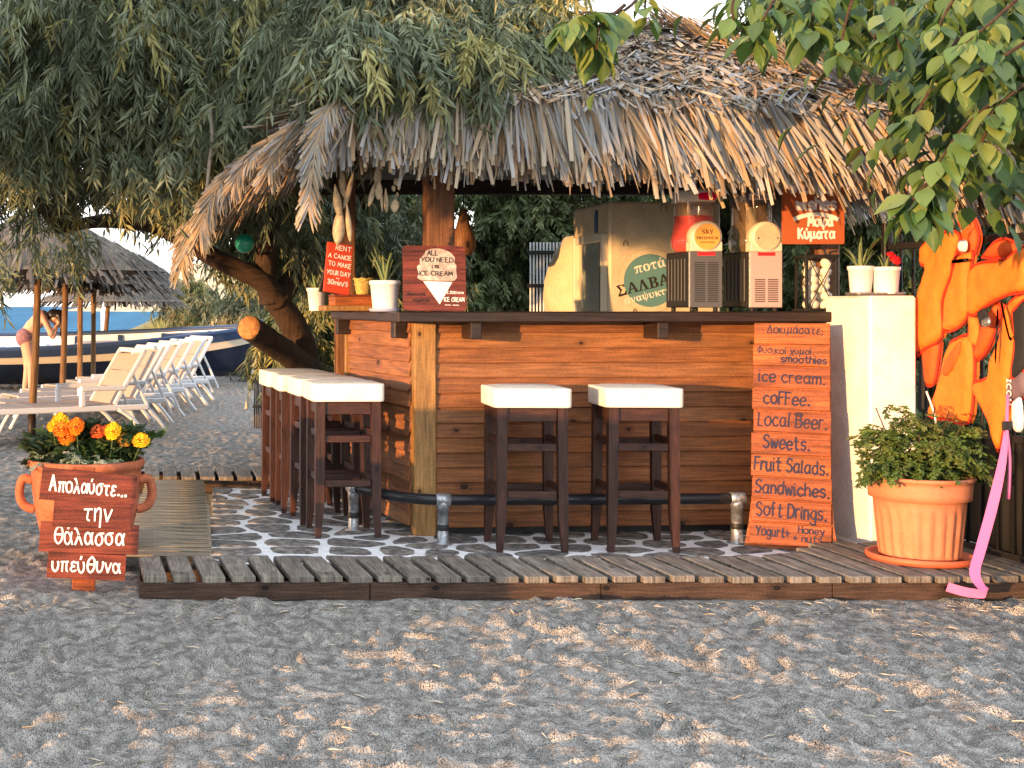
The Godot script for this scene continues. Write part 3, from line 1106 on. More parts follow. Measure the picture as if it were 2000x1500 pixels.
		var ax := Vector3(1, 0, -0.02).normalized() if q.x > 1.2 else Vector3(0.25, 0, 0.97).normalized()
		tube(s4, [q - ax * 0.035, q + ax * 0.035], [0.032], 14)
		done(s4, "tee_joint", M.galvanised, post, false, true)

# ---------------------------------------------------------------- thatched roof
# a dry palm leaflet hanging along -y from its root, one metre long and one wide (scaled when placed)
func strip_mesh(bend: float, twist: float, blunt: bool) -> ArrayMesh:
	var st := tool()
	var rows := []
	var n := 5
	for i in n + 1:
		var t := float(i) / n
		var w := 0.5 * (0.55 + 0.9 * t * (1.25 - t)) * (1.0 if blunt or t < 0.75 else lerpf(1.0, 0.15, (t - 0.75) / 0.25))
		var a := twist * t
		var mid := Vector3(0.6 * bend * t * t, -t * (1.0 - 0.15 * absf(bend) * t), bend * 0.22 * t * t)
		var side := Vector3(cos(a), 0, sin(a)) * w
		var lift := Vector3(-sin(a), 0, cos(a)) * 0.22 * w
		rows.append([mid - side, mid + lift, mid + side])
	sheet(st, rows)
	st.generate_normals()
	return st.commit()

func straw_tint() -> Color:
	var q := rr(0.62, 1.15)
	var g := rng.randf()
	if g < 0.36:
		return Color(.31 * q, .295 * q, .275 * q)
	if g < 0.75:
		return Color(.385 * q, .305 * q, .205 * q)
	return Color(.36 * q, .235 * q, .13 * q)

# how a leaflet lies: root at p, pointing along «down», its face towards «face»
func lay(p: Vector3, down: Vector3, face: Vector3, w: float, l: float) -> Transform3D:
	var y := -down.normalized()
	var x := y.cross(face).normalized()
	var z := x.cross(y).normalized()
	return Transform3D(Basis(x * w, y * l, z * w), p)

func build_roof() -> void:
	palm_strips = [strip_mesh(0.05, 0.15, true), strip_mesh(0.22, 0.5, false), strip_mesh(-0.18, -0.35, true), strip_mesh(0.4, 0.9, false)]
	var b: Node3D = get_node("beach_bar")
	var FL := Vector3(0.86, 2.17, -6.42)
	var FR := Vector3(3.58, 2.09, -6.42)
	var BL := Vector3(0.42, 2.06, -9.6)
	var BR := Vector3(3.95, 2.06, -9.8)
	var TL := Vector3(2.9, 2.80, -8.0)
	var TR := Vector3(3.0, 2.80, -8.0)
	var deck := tool()
	var cen := Vector3(2.6, 1.0, -8.0)
	var low := Vector3(0, -0.06, 0)
	quad(deck, FL + low, FR + low, TR + low, TL + low, cen)
	quad(deck, BL + low, BR + low, TR + low, TL + low, cen)
	quad(deck, FL + low, BL + low, TL + low, TL + low + Vector3(0.001, 0, 0), cen)
	quad(deck, FR + low, BR + low, TR + low, TR + low + Vector3(0.001, 0, 0), cen)
	var roof := done(deck, "roof", M.thatch[2], b, true)
	roof.set_meta("label", "hipped roof of layered dry palm thatch with a ragged hanging fringe")
	# upper courses
	var sets := [[], [], [], []]
	var tints := [[], [], [], []]
	var faces := [[FL, FR, TL, TR, 1.0], [BL, FL, TL, TL, 1.0], [FR, BR, TR, TR, 0.7], [BL, BR, TL, TR, 0.25]]
	for f in faces:
		var a: Vector3 = f[0]
		var c: Vector3 = f[1]
		var ta: Vector3 = f[2]
		var tc: Vector3 = f[3]
		var nrm := (c - a).cross(ta - a).normalized()
		if nrm.y < 0.0:
			nrm = -nrm
		var courses := 10
		for k in courses:
			var t0 := float(k) / courses
			var e0 := a.lerp(ta, t0)
			var e1 := c.lerp(tc, t0)
			var len_ := e0.distance_to(e1)
			var slope := ((ta + tc) * 0.5 - (a + c) * 0.5).normalized()
			var cnt := int(len_ * 210.0 * f[4])
			for i in cnt:
				var s := rr(-0.02, 1.02)
				var p := e0.lerp(e1, s) + slope * (0.26 + rr(-.09, .09)) + nrm * (0.015 + rr(0.0, 0.05))
				var drop := (-slope + nrm * rr(-0.05, 0.22) + (c - a).normalized() * (rr(-0.45, 0.45) + 0.25 * (s - 0.45)) + Vector3(0, -0.04, 0)).normalized()
				var v := rng.randi() % 4
				var wob := (nrm + Vector3(rr(-.6, .6), 0, rr(-.6, .6))).normalized()
				sets[v].append(lay(p, drop, wob, rr(0.007, 0.024), rr(0.22, 0.46)))
				tints[v].append(straw_tint())
	# fringe behind the outermost leaves
	var single := []
	var bunch := []
	for k in 90:
		bunch.append([(k + rng.randf()) / 90.0, rng.randfn() * 0.13, rr(0.88, 1.12), rr(-.08, .08)])
	for k in 3400:
		var s := rng.randf()
		# leaves hang in bunches, each bunch with its own lean and length
		var bu := k % 90
		s = clampf(bunch[bu][0] + rng.randfn() * 0.012, -0.01, 1.01)
		var p := FL.lerp(FR, s) + Vector3(0, rr(-.02, .08), rr(-.14, .04))
		var lean: float = lerpf(-0.15, 0.42, smoothstep(0.05, 0.9, s)) + bunch[bu][1] + rng.randfn() * 0.13
		var down := Vector3(lean, -1.0, 0.36 + bunch[bu][3] + rr(-.16, .08))
		var v := rng.randi() % 4
		var l: float = (0.335 + 0.095 * s) * bunch[bu][2] * rr(0.72, 1.1)
		var x := lay(p, down, Vector3(rr(-.9, .9), 0.3, 1), rr(0.009, 0.026), l)
		if k < 290:
			x.origin.z += 0.05
			single.append(x)
		else:
			sets[v].append(x)
			tints[v].append(straw_tint())
	# the nearest leaves of the fringe, each one its own piece
	for x in single:
		mesh_part("thatch_leaf", palm_strips[rng.randi() % 4], M.thatch[rng.randi() % 6], roof, x)
	# left side: long drooping leaf ends; right side and back: shorter ones
	for k in 3000:
		var s := rng.randf()
		var p := FL.lerp(BL, s) + Vector3(rr(-.05, .1), rr(-.05, .06), 0)
		var down := Vector3(-0.75 + rr(-.35, .35), -1.0, rr(-.35, .45))
		var v := rng.randi() % 4
		sets[v].append(lay(p, down, Vector3(-1, 0.4, rr(-.6, .6)), rr(0.009, 0.02), rr(0.26, 0.40) + 0.26 * s * rr(0.3, 1.0)))
		tints[v].append(straw_tint())
	for k in 1300:
		var s := rng.randf()
		var p := FR.lerp(BR, s * 0.8) + Vector3(rr(-.1, .05), rr(-.05, .06), rr(0, .1))
		var down := Vector3(0.5 + rr(-.3, .3), -1.0, 0.15 + rr(-.35, .35))
		var v := rng.randi() % 4
		sets[v].append(lay(p, down, Vector3(0.6, 0.3, 0.8), rr(0.012, 0.024), rr(0.3, 0.5)))
		tints[v].append(straw_tint())
	# a second, lower eave that runs on to the right over the gate
	for k in 1500:
		var s := rng.randf()
		var p := Vector3(3.62, 1.99, -6.35).lerp(Vector3(4.35, 1.80, -6.15), s) + Vector3(0, rr(-.05, .08), rr(-.2, .05))
		var down := Vector3(0.30 + rr(-.25, .25), -1.0, 0.2 + rr(-.25, .2))
		var v := rng.randi() % 4
		sets[v].append(lay(p, down, Vector3(rr(-.5, .5), 0.3, 1), rr(0.008, 0.018), rr(0.26, 0.42)))
		tints[v].append(straw_tint())
	for v in 4:
		var o := scatter("thatch", palm_strips[v], M.thatch_any, roof, sets[v], tints[v])
		o.set_meta("kind", "stuff")
	# whole dry fronds hanging from the left corner
	for q in [
		[Vector3(0.93, 2.2, -6.42), Vector3(0.82, 2.12, -6.25), Vector3(0.75, 1.95, -6.2), Vector3(0.71, 1.66, -6.2), 0.2],
		[Vector3(0.88, 2.18, -6.5), Vector3(0.72, 2.1, -6.5), Vector3(0.62, 2.0, -6.52), Vector3(0.56, 1.86, -6.55), 0.2],
		[Vector3(0.85, 2.16, -6.7), Vector3(0.62, 2.06, -6.75), Vector3(0.48, 1.95, -6.8), Vector3(0.40, 1.82, -6.85), 0.18],
		[Vector3(0.80, 2.14, -7.2), Vector3(0.50, 2.0, -7.3), Vector3(0.32, 1.8, -7.35), Vector3(0.25, 1.6, -7.4), 0.24],
		[Vector3(0.75, 2.12, -7.9), Vector3(0.45, 1.98, -8.0), Vector3(0.25, 1.74, -8.1), Vector3(0.19, 1.52, -8.1), 0.24],
		[Vector3(0.6, 2.1, -8.7), Vector3(0.35, 1.95, -8.8), Vector3(0.22, 1.7, -8.9), Vector3(0.18, 1.45, -8.9), 0.24]]:
		var st := tool()
		var path := curve([q[0], q[1], q[2], q[3]], 8)
		var rad := []
		for i in path.size():
			rad.append(lerpf(0.012, 0.003, float(i) / path.size()))
		tube(st, path, rad, 5)
		st.generate_normals()
		var frond := mesh_part("palm_frond", st.commit(), M.thatch[5], roof)
		var pl := [[], [], [], []]
		var ti := [[], [], [], []]
		for i in range(2, path.size()):
			var t := float(i) / path.size()
			for j in 16:
				var dirp: Vector3 = (path[i] - path[i - 1]).normalized()
				var side := -1.0 if j % 2 == 0 else 1.0
				var down := dirp * 1.0 + Vector3(side * 0.55, -0.35, side * 0.2) + Vector3(rr(-.25, .25), rr(-.3, .1), rr(-.25, .25))
				var v := j % 4
				pl[v].append(lay(path[i], down, Vector3(rr(-1, .4), 0.2, 1), rr(0.007, 0.014), q[4] * rr(0.6, 1.1) * (1.1 - 0.5 * t)))
				ti[v].append(straw_tint())
		for v in 4:
			var o := scatter("leaflets", palm_strips[v], M.thatch_any, roof, pl[v], ti[v])
			o.set_meta("kind", "stuff")

# ---------------------------------------------------------------- bar stools
func stool_cushion(w: float, h: float) -> ArrayMesh:
	# a box with soft rounded edges and a faint crown
	var st := tool()
	var rows := []
	for k in range(-5, 6):
		var e := absf(k) / 5.0
		var y := signf(k) * h * 0.5 * (1.0 - pow(1.0 - e, 2.2)) if k != 0 else 0.0
		var inset := 0.0 if e < 0.7 else lerpf(0.0, 0.018, pow((e - 0.7) / 0.3, 2.0))
		var row := []
		for p in rounded(w - inset * 2.0, w - inset * 2.0, 0.03, 5):
			row.append(Vector3(p.x, y, p.y))
		rows.append(row)
	var top := []
	var crown := []
	var bot := []
	for p in rounded(w * 0.7, w * 0.7, 0.05, 5):
		top.append(Vector3(p.x, h * 0.5 + 0.006, p.y))
	for p in rounded(0.02, 0.02, 0.009, 5):
		crown.append(Vector3(p.x, h * 0.5 + 0.009, p.y))
		bot.append(Vector3(p.x, -h * 0.5, p.y))
	rows.append(top)
	rows.append(crown)
	rows.push_front(bot)
	sheet(st, rows, true)
	st.generate_normals()
	return st.commit()

func build_stools() -> void:
	var s := thing("bar_stool", "dark wood bar stool with white cushion, before the front boards beside corner post", "stool", Vector3.ZERO, 0.0, "bar stools at the counter")
	var w := 0.325
	mesh_part("cushion", stool_cushion(0.365, 0.092), M.cushion, s, Transform3D(Basis(), Vector3(0, 0.735, 0)))
	var e := w * 0.5 - 0.022
	for q in [[-1, -1], [1, -1], [-1, 1], [1, 1]]:
		var st := tool()
		taper(st, Vector3(q[0] * e, 0.69, q[1] * e), Vector3(q[0] * (e + 0.004), 0.17, q[1] * (e + 0.004)), Vector2(.046, .046), Vector2(.044, .044))
		taper(st, Vector3(q[0] * (e + 0.004), 0.17, q[1] * (e + 0.004)), Vector3(q[0] * (e + 0.012), 0.0, q[1] * (e + 0.012)), Vector2(.044, .044), Vector2(.027, .027))
		done(st, "leg", pick("stool_up"), s)
	for q in [[0.655, 0.062, "apron"], [0.50, 0.035, "stretcher"], [0.275, 0.035, "stretcher"]]:
		for k in 4:
			var st := tool()
			var a := k * PI / 2
			var yy: float = q[0] + (0.022 if k % 2 == 1 and q[2] == "stretcher" else 0.0)
			var c := Vector3(sin(a) * e, yy, cos(a) * e)
			box_at(st, c, Vector3(w - 0.09, q[1], 0.02), 0.003, Vector3(0, a, 0))
			done(st, q[2], pick("stool_flat"), s)
	s.position = Vector3(1.80, 0.03, -6.55)
	s.rotation.y = deg_to_rad(-3.0)
	again(s, Vector3(2.335, 0.03, -6.565), deg_to_rad(-4.0), "dark wood bar stool with white cushion, before the front boards beside menu board")
	var names := ["dark wood bar stool with white cushion, beside the corner post and rail elbow", "dark wood bar stool with white cushion, second from corner post along side wall", "dark wood bar stool with white cushion, third from corner post along side wall", "dark wood bar stool with white cushion, last along the side wall, beside rear boardwalk"]
	for k in 4:
		again(s, Vector3(0.975 - 0.045 * k + 0.006 * (k % 2), 0.03, -(6.965 + 0.412 * k)), deg_to_rad([2.0, 4.5, 1.0, 5.0][k]), names[k])

# ---------------------------------------------------------------- trees
# a hanging twig with narrow leaves; leaf length and width in metres
func sprig(leaves: int, twig: float, ll: float, lw: float, droop: float, spread: float, seed_: int, fold := 0.25) -> ArrayMesh:
	var r := RandomNumberGenerator.new()
	r.seed = seed_
	var st := tool()
	var path := curve([Vector3.ZERO, Vector3(twig * 0.3, -twig * 0.15 * droop, 0), Vector3(twig * 0.5, -twig * 0.5 * droop, 0.03 * twig), Vector3(twig * 0.58, -twig * droop, 0)], 4)
	for i in path.size() - 1:
		var a: Vector3 = path[i]
		var b: Vector3 = path[i + 1]
		var s := Vector3(0, 0, 0.0022)
		st.set_color(Color(1.1, .8, .6))
		quad(st, a - s, a + s, b + s * 0.8, b - s * 0.8, Vector3(0, 5, 0))
	for k in leaves:
		var t := 0.08 + 0.92 * (k + r.randf()) / leaves
		var f := t * (path.size() - 1)
		var i := mini(int(f), path.size() - 2)
		var p: Vector3 = path[i].lerp(path[i + 1], f - i)
		var along: Vector3 = (path[i + 1] - path[i]).normalized()
		var az := r.randf() * TAU
		var dir := (along * r.randf_range(0.25, 0.8) + Vector3(cos(az), r.randf_range(-0.7, 0.35), sin(az)) * spread + Vector3(0, -0.45 * droop, 0)).normalized()
		var side := dir.cross(Vector3(r.randf_range(-1, 1), r.randf_range(-1, 1), r.randf_range(-1, 1))).normalized()
		var up := side.cross(dir).normalized()
		var l := ll * r.randf_range(0.65, 1.2)
		var w := lw * r.randf_range(0.8, 1.2)
		var q := r.randf_range(0.75, 1.25)
		st.set_color(Color(q, q, q))
		var m := p + dir * l * 0.45 + Vector3(0, -0.04 * l, 0)
		var tip := p + dir * l + Vector3(0, -0.22 * l * droop, 0)
		var fo := up * w * fold
		for tt in [[p, m - side * w * 0.5 + fo, tip], [p, tip, m + side * w * 0.5 + fo]]:
			var n: Vector3 = (tt[2] - tt[0]).cross(tt[1] - tt[0]).normalized()
			tri(st, tt[0], tt[1], tt[2], n)
	return st.commit()

# scatters sprigs through lumps [centre, radii, how many]; points near the lump's skin are favoured
func crown(parent: Node3D, lumps: Array, meshes: Array, m: Material, tints: Array, scale_: float, skin := 0.5, n := "foliage") -> void:
	var sets := []
	var cols := []
	for i in meshes.size():
		sets.append([])
		cols.append([])
	for l in lumps:
		var c: Vector3 = l[0]
		var r: Vector3 = l[1]
		# each lump is broken into smaller hanging clumps
		var clumps := []
		for k in maxi(5, int(l[2] / 14.0)):
			var v := Vector3(rng.randfn(), rng.randfn(), rng.randfn()).normalized() * pow(rng.randf(), 0.33 + 0.3 * (1.0 - skin))
			clumps.append([c + v * r, rr(0.8, 1.2), rng.randi() % tints.size()])
		for k in int(l[2]):
			var cl: Array = clumps[rng.randi() % clumps.size()]
			var j := rng.randi() % meshes.size()
			var p: Vector3 = cl[0] + Vector3(rng.randfn(), rng.randfn() * 0.8 + 0.1, rng.randfn()) * minf(r.x, minf(r.y, r.z)) * 0.24
			var s: float = scale_ * rr(0.75, 1.25)
			sets[j].append(Transform3D(Basis.from_euler(Vector3(rr(-.4, .4), rr(0, TAU), rr(-.5, .4))).scaled(Vector3(s, s, s)), p))
			var t: Color = tints[cl[2]] if rng.randf() < 0.75 else tints[rng.randi() % tints.size()]
			var q: float = cl[1] * rr(0.85, 1.15)
			cols[j].append(Color(t.r * q, t.g * q, t.b * q))
	for j in meshes.size():
		if sets[j].size() > 0:
			var o := scatter(n, meshes[j], m, parent, sets[j], cols[j])
			o.set_meta("kind", "stuff")

func limb(parent: Node3D, n: String, pts: Array, radii: Array, m: Material) -> MeshInstance3D:
	var st := tool()
	var path := curve(pts, 6)
	var rad := []
	for i in path.size():
		var f := float(i) / (path.size() - 1) * (radii.size() - 1)
		var k := mini(int(f), radii.size() - 2)
		rad.append(lerpf(radii[k], radii[k + 1], f - k))
	tube(st, path, rad, 12, 0.07)
	return done(st, n, m, parent, true, true)

func build_trees() -> void:
	var narrow := [sprig(26, 0.28, 0.085, 0.016, 0.85, 0.75, 1), sprig(22, 0.22, 0.09, 0.0145, 1.0, 0.65, 2), sprig(30, 0.3, 0.08, 0.0165, 0.6, 0.9, 3)]
	var bushy := [sprig(34, 0.26, 0.055, 0.022, 0.5, 1.0, 4), sprig(30, 0.22, 0.06, 0.02, 0.7, 1.0, 5)]
	# --- the old tree on the left, its crown hanging over bar and beach
	var t := thing("weeping_tree", "old tree with hanging grey-green narrow leaves and bent trunk behind bar", "tree", Vector3(1.18, 0, -10.0))
	var bark: Material = M.bark[0]
	limb(t, "trunk", [Vector3(1.2, -0.05, -10.0), Vector3(1.129, 0.586, -10.000), Vector3(1.117, 0.814, -10.000), Vector3(1.031, 1.042, -9.900), Vector3(0.872, 1.267, -9.800)], [0.17, 0.12, 0.105, 0.1, 0.09], bark)
	limb(t, "limb", [Vector3(0.909, 1.222, -9.800), Vector3(0.753, 1.395, -9.700), Vector3(0.473, 1.520, -9.600), Vector3(0.198, 1.679, -9.500), Vector3(-0.036, 1.770, -9.400), Vector3(-0.352, 1.785, -9.300), Vector3(-0.627, 1.733, -9.200)], [0.085, 0.075, 0.07, 0.065, 0.06, 0.05, 0.03], M.bark_bent[0])
	limb(t, "limb", [Vector3(0.861, 1.248, -9.800), Vector3(0.805, 1.414, -9.750), Vector3(0.808, 1.634, -9.700), Vector3(0.863, 1.927, -9.700), Vector3(0.945, 2.356, -9.600), Vector3(1.068, 2.902, -9.400)], [0.10, 0.075, 0.07, 0.07, 0.06, 0.04], bark)
	limb(t, "limb", [Vector3(0.891, 1.230, -9.800), Vector3(1.236, 1.656, -10.200), Vector3(1.812, 2.256, -10.400), Vector3(2.318, 2.931, -10.200), Vector3(2.576, 3.465, -10.000)], [0.09, 0.08, 0.07, 0.05, 0.03], bark)
	limb(t, "branch", [Vector3(-0.526, 1.761, -9.250), Vector3(-0.793, 1.934, -9.100), Vector3(-0.989, 2.114, -9.000), Vector3(-1.214, 2.373, -8.900)], [0.045, 0.035, 0.03, 0.02], M.bark_bent[0])
	limb(t, "branch", [Vector3(0.000, 1.763, -9.400), Vector3(-0.139, 2.064, -9.200), Vector3(-0.341, 2.182, -9.000), Vector3(-0.600, 2.427, -8.800)], [0.04, 0.035, 0.03, 0.015], M.bark_bent[0])
	limb(t, "dead_branch", [Vector3(0.317, 2.317, -7.600), Vector3(0.328, 2.144, -7.600), Vector3(0.311, 1.972, -7.600), Vector3(0.294, 1.813, -7.600)], [0.008, 0.012, 0.011, 0.007], M.thatch[1])
	# the sawn-off limb
	var cut := limb(t, "sawn_limb", [Vector3(1.150, 0.710, -9.950), Vector3(0.955, 0.862, -9.700), Vector3(0.787, 0.971, -9.450), Vector3(0.648, 1.054, -9.200)], [0.1, 0.092, 0.088, 0.085], bark)
	cut.set_meta("label", "thick sawn-off limb with bright orange cut end")
	var dirc := (Vector3(0.648, 1.054, -9.200) - Vector3(0.787, 0.971, -9.450)).normalized()
	var cs := tool()
	tube(cs, [Vector3(0.648, 1.054, -9.200) - dirc * 0.01, Vector3(0.648, 1.054, -9.200) + dirc * 0.004], [0.083, 0.081], 16)
	cs.generate_normals()
	mesh_part("cut_face", cs.commit(), M.cut_wood, cut)
	var gg := [Color(.17, .195, .11), Color(.22, .245, .145), Color(.13, .16, .095), Color(.28, .265, .10), Color(.19, .22, .135)]
	var lumps := [
		[Vector3(-0.782, 2.855, -8.600), Vector3(.8, .5, .8), 620], [Vector3(-0.223, 2.912, -8.400), Vector3(.7, .5, .7), 620], [Vector3(0.311, 2.809, -8.200), Vector3(.6, .6, .6), 620],
		[Vector3(0.788, 2.830, -8.000), Vector3(.6, .5, .6), 560], [Vector3(1.114, 2.653, -7.000), Vector3(.5, .38, .4), 560], [Vector3(1.542, 2.632, -6.900), Vector3(.45, .36, .4), 520],
		[Vector3(1.990, 2.736, -7.400), Vector3(.3, .36, .35), 330], [Vector3(-0.764, 2.371, -8.400), Vector3(.5, .3, .6), 330], [Vector3(0.093, 2.405, -8.200), Vector3(.55, .45, .5), 520],
		[Vector3(0.545, 2.345, -8.000), Vector3(.45, .4, .5), 420], [Vector3(0.130, 2.138, -8.600), Vector3(.4, .2, .5), 170], [Vector3(-0.423, 2.334, -8.600), Vector3(.4, .2, .5), 150],
		[Vector3(0.977, 2.368, -6.450), Vector3(.22, .15, .18), 150], [Vector3(1.319, 2.368, -6.450), Vector3(.3, .17, .18), 190], [Vector3(1.148, 2.441, -6.450), Vector3(.4, .2, .2), 200], [Vector3(1.675, 2.413, -6.700), Vector3(.22, .16, .18), 110], [Vector3(1.962, 2.573, -7.000), Vector3(.16, .2, .2), 90],
		[Vector3(-0.945, 1.556, -9.600), Vector3(.35, .2, .3), 20], [Vector3(-0.483, 1.675, -9.800), Vector3(.35, .16, .3), 14], [Vector3(-0.920, 1.943, -9.000), Vector3(.35, .16, .4), 45],
		[Vector3(-0.074, 1.972, -9.800), Vector3(.35, .12, .3), 40], [Vector3(0.568, 1.950, -10.000), Vector3(.3, .3, .4), 160], [Vector3(1.005, 1.849, -10.200), Vector3(.4, .4, .4), 300],
		[Vector3(1.606, 1.674, -10.600), Vector3(.7, .5, .5), 420], [Vector3(1.064, 1.028, -10.800), Vector3(.3, .25, .3), 110], [Vector3(0.627, 2.134, -9.200), Vector3(.4, .3, .4), 260],
		[Vector3(1.159, 0.729, -10.200), Vector3(.16, .14, .2), 40], [Vector3(-0.580, 2.148, -9.000), Vector3(.4, .1, .4), 45], [Vector3(-0.933, 2.193, -8.800), Vector3(.25, .15, .4), 60], [Vector3(-2.0, 2.44, -3.45), Vector3(.6, .32, .42), 700], [Vector3(-3.0, 2.52, -2.6), Vector3(.6, .34, .42), 600],
		[Vector3(-1.270, 2.171, -8.600), Vector3(.3, .5, .5), 160], [Vector3(1.339, 2.374, -10.400), Vector3(.7, .5, .5), 360],
		[Vector3(-2.2, 3.2, -6.6), Vector3(1.6, .9, 1.6), 1300], [Vector3(-3.4, 3.0, -4.6), Vector3(1.3, .75, 1.3), 1100], [Vector3(-1.9, 3.3, -4.9), Vector3(.9, .6, 1.2), 700], [Vector3(0.5, 4.4, -7.4), Vector3(2.0, .6, 1.2), 900], [Vector3(-4.6, 3.0, -3.2), Vector3(1.1, .8, 1.2), 700]]
	crown(t, lumps, narrow, M.willow, gg, 1.0)
	limb(t, "limb", [Vector3(-0.627, 1.733, -9.200), Vector3(-1.2, 2.4, -7.6), Vector3(-2.2, 3.0, -6.4), Vector3(-3.6, 3.2, -4.4)], [0.05, 0.05, 0.04, 0.03], bark)
	# --- dense evergreen trees behind the bar
	var evergreen := [Color(.12, .16, .065), Color(.145, .185, .075), Color(.105, .14, .06), Color(.165, .185, .08)]
	var spots := [[1.9, 11.6, 2.3, 1.0], [3.4, 12.2, 2.5, 1.1], [5.0, 11.8, 2.7, 1.2], [6.4, 11.4, 4.2, 1.3], [7.9, 12.4, 4.6, 1.5], [5.2, 9.6, 3.9, 0.9]]
	var says := ["dense evergreen tree right behind the bar's aloe pots", "dense evergreen tree behind the cream drinks fridge", "dense evergreen tree behind the slush machines", "tall evergreen tree behind the life jackets and the gate", "tall evergreen tree farthest beyond the gate", "leafy evergreen tree standing behind the white pillar"]
	for i in spots.size():
		var q: Array = spots[i]
		var tr := thing("shade_tree", says[i], "tree", Vector3(q[0], 0, -q[1]), 0.0, "trees behind the bar")
		limb(tr, "trunk", [Vector3(q[0], -0.05, -q[1]), Vector3(q[0] + 0.05, 0.8, -q[1]), Vector3(q[0] - 0.05, q[2] * 0.7, -q[1] - 0.1)], [0.14, 0.11, 0.05], bark)
		var lp := []
		var y := 0.45
		while y < q[2]:
			for k in 2:
				lp.append([Vector3(q[0] + rr(-.45, .45) * q[3], y, -q[1] + rr(-.4, .4)), Vector3(.62, .42, .5) * q[3], 260])
			y += 0.5
		crown(tr, lp, bushy, M.small_leaf, evergreen, 1.25, 0.3)
	# --- tamarisk bushes by the dune
	var pale := [Color(.13, .145, .07), Color(.17, .17, .09), Color(.10, .125, .055), Color(.21, .2, .115)]
	for q in [[0.972, 27.0, 1.5, "broad pale tamarisk bush beside the boat's bow"], [1.545, 24.0, 1.35, "rounded olive bush behind the sawn-off limb"], [2.208, 22.0, 1.5, "sunlit bush beyond the bamboo fence, beside the trunk"]]:
		var bu := thing("tamarisk_bush", q[3], "bush", Vector3(q[0], 0, -q[1]), 0.0, "bushes by the dune")
		limb(bu, "trunk", [Vector3(q[0], -0.1, -q[1]), Vector3(q[0] + .1, 0.6, -q[1]), Vector3(q[0] - .1, 1.2, -q[1])], [0.08, 0.06, 0.03], bark)
		var lp := []
		for k in 9:
			lp.append([Vector3(q[0] + rr(-.75, .75), rr(0.3, q[2] + 0.25), -q[1] + rr(-.5, .5)), Vector3(.42, .32, .4), 90])
		crown(bu, lp, narrow, M.willow, pale, 1.5, 0.6)
	# --- broad-leaved tree on the right, close to the camera
	var bt := thing("broadleaf_tree", "tree with large glossy green leaves hanging over the roof beside gate", "tree", Vector3(4.6, 0, -5.4))
	limb(bt, "trunk", [Vector3(4.6, -0.05, -5.4), Vector3(4.55, 1.2, -5.4), Vector3(4.4, 2.3, -5.3), Vector3(4.0, 3.2, -5.1)], [0.13, 0.11, 0.09, 0.05], bark)
	var lv := leaf_shapes()
	var leaf_greens := [lin(.07, .125, .03), lin(.09, .145, .035), lin(.055, .10, .028), lin(.13, .165, .04), lin(.045, .08, .022)]
	var lm := []
	for c in leaf_greens:
		var m := leaf_mat(c, lin(.05, .085, .012), 0.4)
		m.vertex_color_use_as_albedo = false
		lm.append(m)
	# shoots: [path, leaves, leaf size]
	var shoots := [
		[[Vector3(2.100, 2.596, -5.600), Vector3(1.882, 2.382, -5.400), Vector3(1.686, 2.350, -5.300), Vector3(1.596, 2.280, -5.300)], 26, .13], [[Vector3(1.882, 2.403, -5.400), Vector3(1.747, 2.290, -5.300), Vector3(1.737, 2.200, -5.300)], 20, .13], [[Vector3(2.100, 2.596, -5.600), Vector3(2.004, 2.456, -5.500), Vector3(2.004, 2.362, -5.500)], 7, .1],
		[[Vector3(2.482, 2.535, -5.200), Vector3(2.318, 2.317, -5.100), Vector3(2.260, 2.201, -5.100)], 16, .125], [[Vector3(2.561, 2.496, -5.200), Vector3(2.492, 2.317, -5.100), Vector3(2.463, 2.220, -5.100)], 18, .13], [[Vector3(2.614, 2.427, -5.000), Vector3(2.557, 2.238, -5.000), Vector3(2.538, 2.105, -5.000)], 14, .11],
		[[Vector3(2.373, 2.546, -5.400), Vector3(2.269, 2.380, -5.300), Vector3(2.289, 2.280, -5.300)], 9, .12], [[Vector3(2.710, 2.421, -4.900), Vector3(2.673, 2.254, -4.900), Vector3(2.710, 2.124, -4.900)], 16, .11], [[Vector3(2.848, 2.371, -4.700), Vector3(2.759, 2.229, -4.700), Vector3(2.724, 2.158, -4.700)], 20, .10],
		[[Vector3(3.014, 2.312, -4.600), Vector3(2.858, 2.172, -4.600), Vector3(2.753, 2.085, -4.600)], 20, .11], [[Vector3(3.032, 2.137, -4.600), Vector3(2.892, 2.050, -4.600), Vector3(2.788, 1.981, -4.600)], 18, .115], [[Vector3(3.032, 1.998, -4.600), Vector3(2.927, 1.928, -4.600), Vector3(2.840, 1.841, -4.600)], 16, .115],
		[[Vector3(3.067, 1.981, -4.600), Vector3(2.924, 1.919, -4.650), Vector3(2.831, 1.837, -4.700), Vector3(2.751, 1.731, -4.700), Vector3(2.735, 1.646, -4.750)], 17, .115], [[Vector3(2.753, 1.682, -4.750), Vector3(2.708, 1.610, -4.750), Vector3(2.699, 1.538, -4.750)], 18, .125], [[Vector3(2.753, 1.664, -4.750), Vector3(2.681, 1.592, -4.750), Vector3(2.645, 1.520, -4.750)], 14, .125],
		[[Vector3(2.959, 1.901, -4.650), Vector3(2.853, 1.778, -4.650), Vector3(2.889, 1.725, -4.650)], 12, .11], [[Vector3(2.873, 2.178, -4.800), Vector3(2.818, 2.069, -4.800), Vector3(2.855, 1.996, -4.800)], 16, .10], [[Vector3(2.758, 2.260, -5.200), Vector3(2.876, 2.082, -5.200), Vector3(2.955, 2.043, -5.200)], 12, .11],
		[[Vector3(2.879, 2.011, -5.000), Vector3(2.822, 1.916, -5.000), Vector3(2.784, 1.878, -5.000)], 10, .1]]
	var n := 0
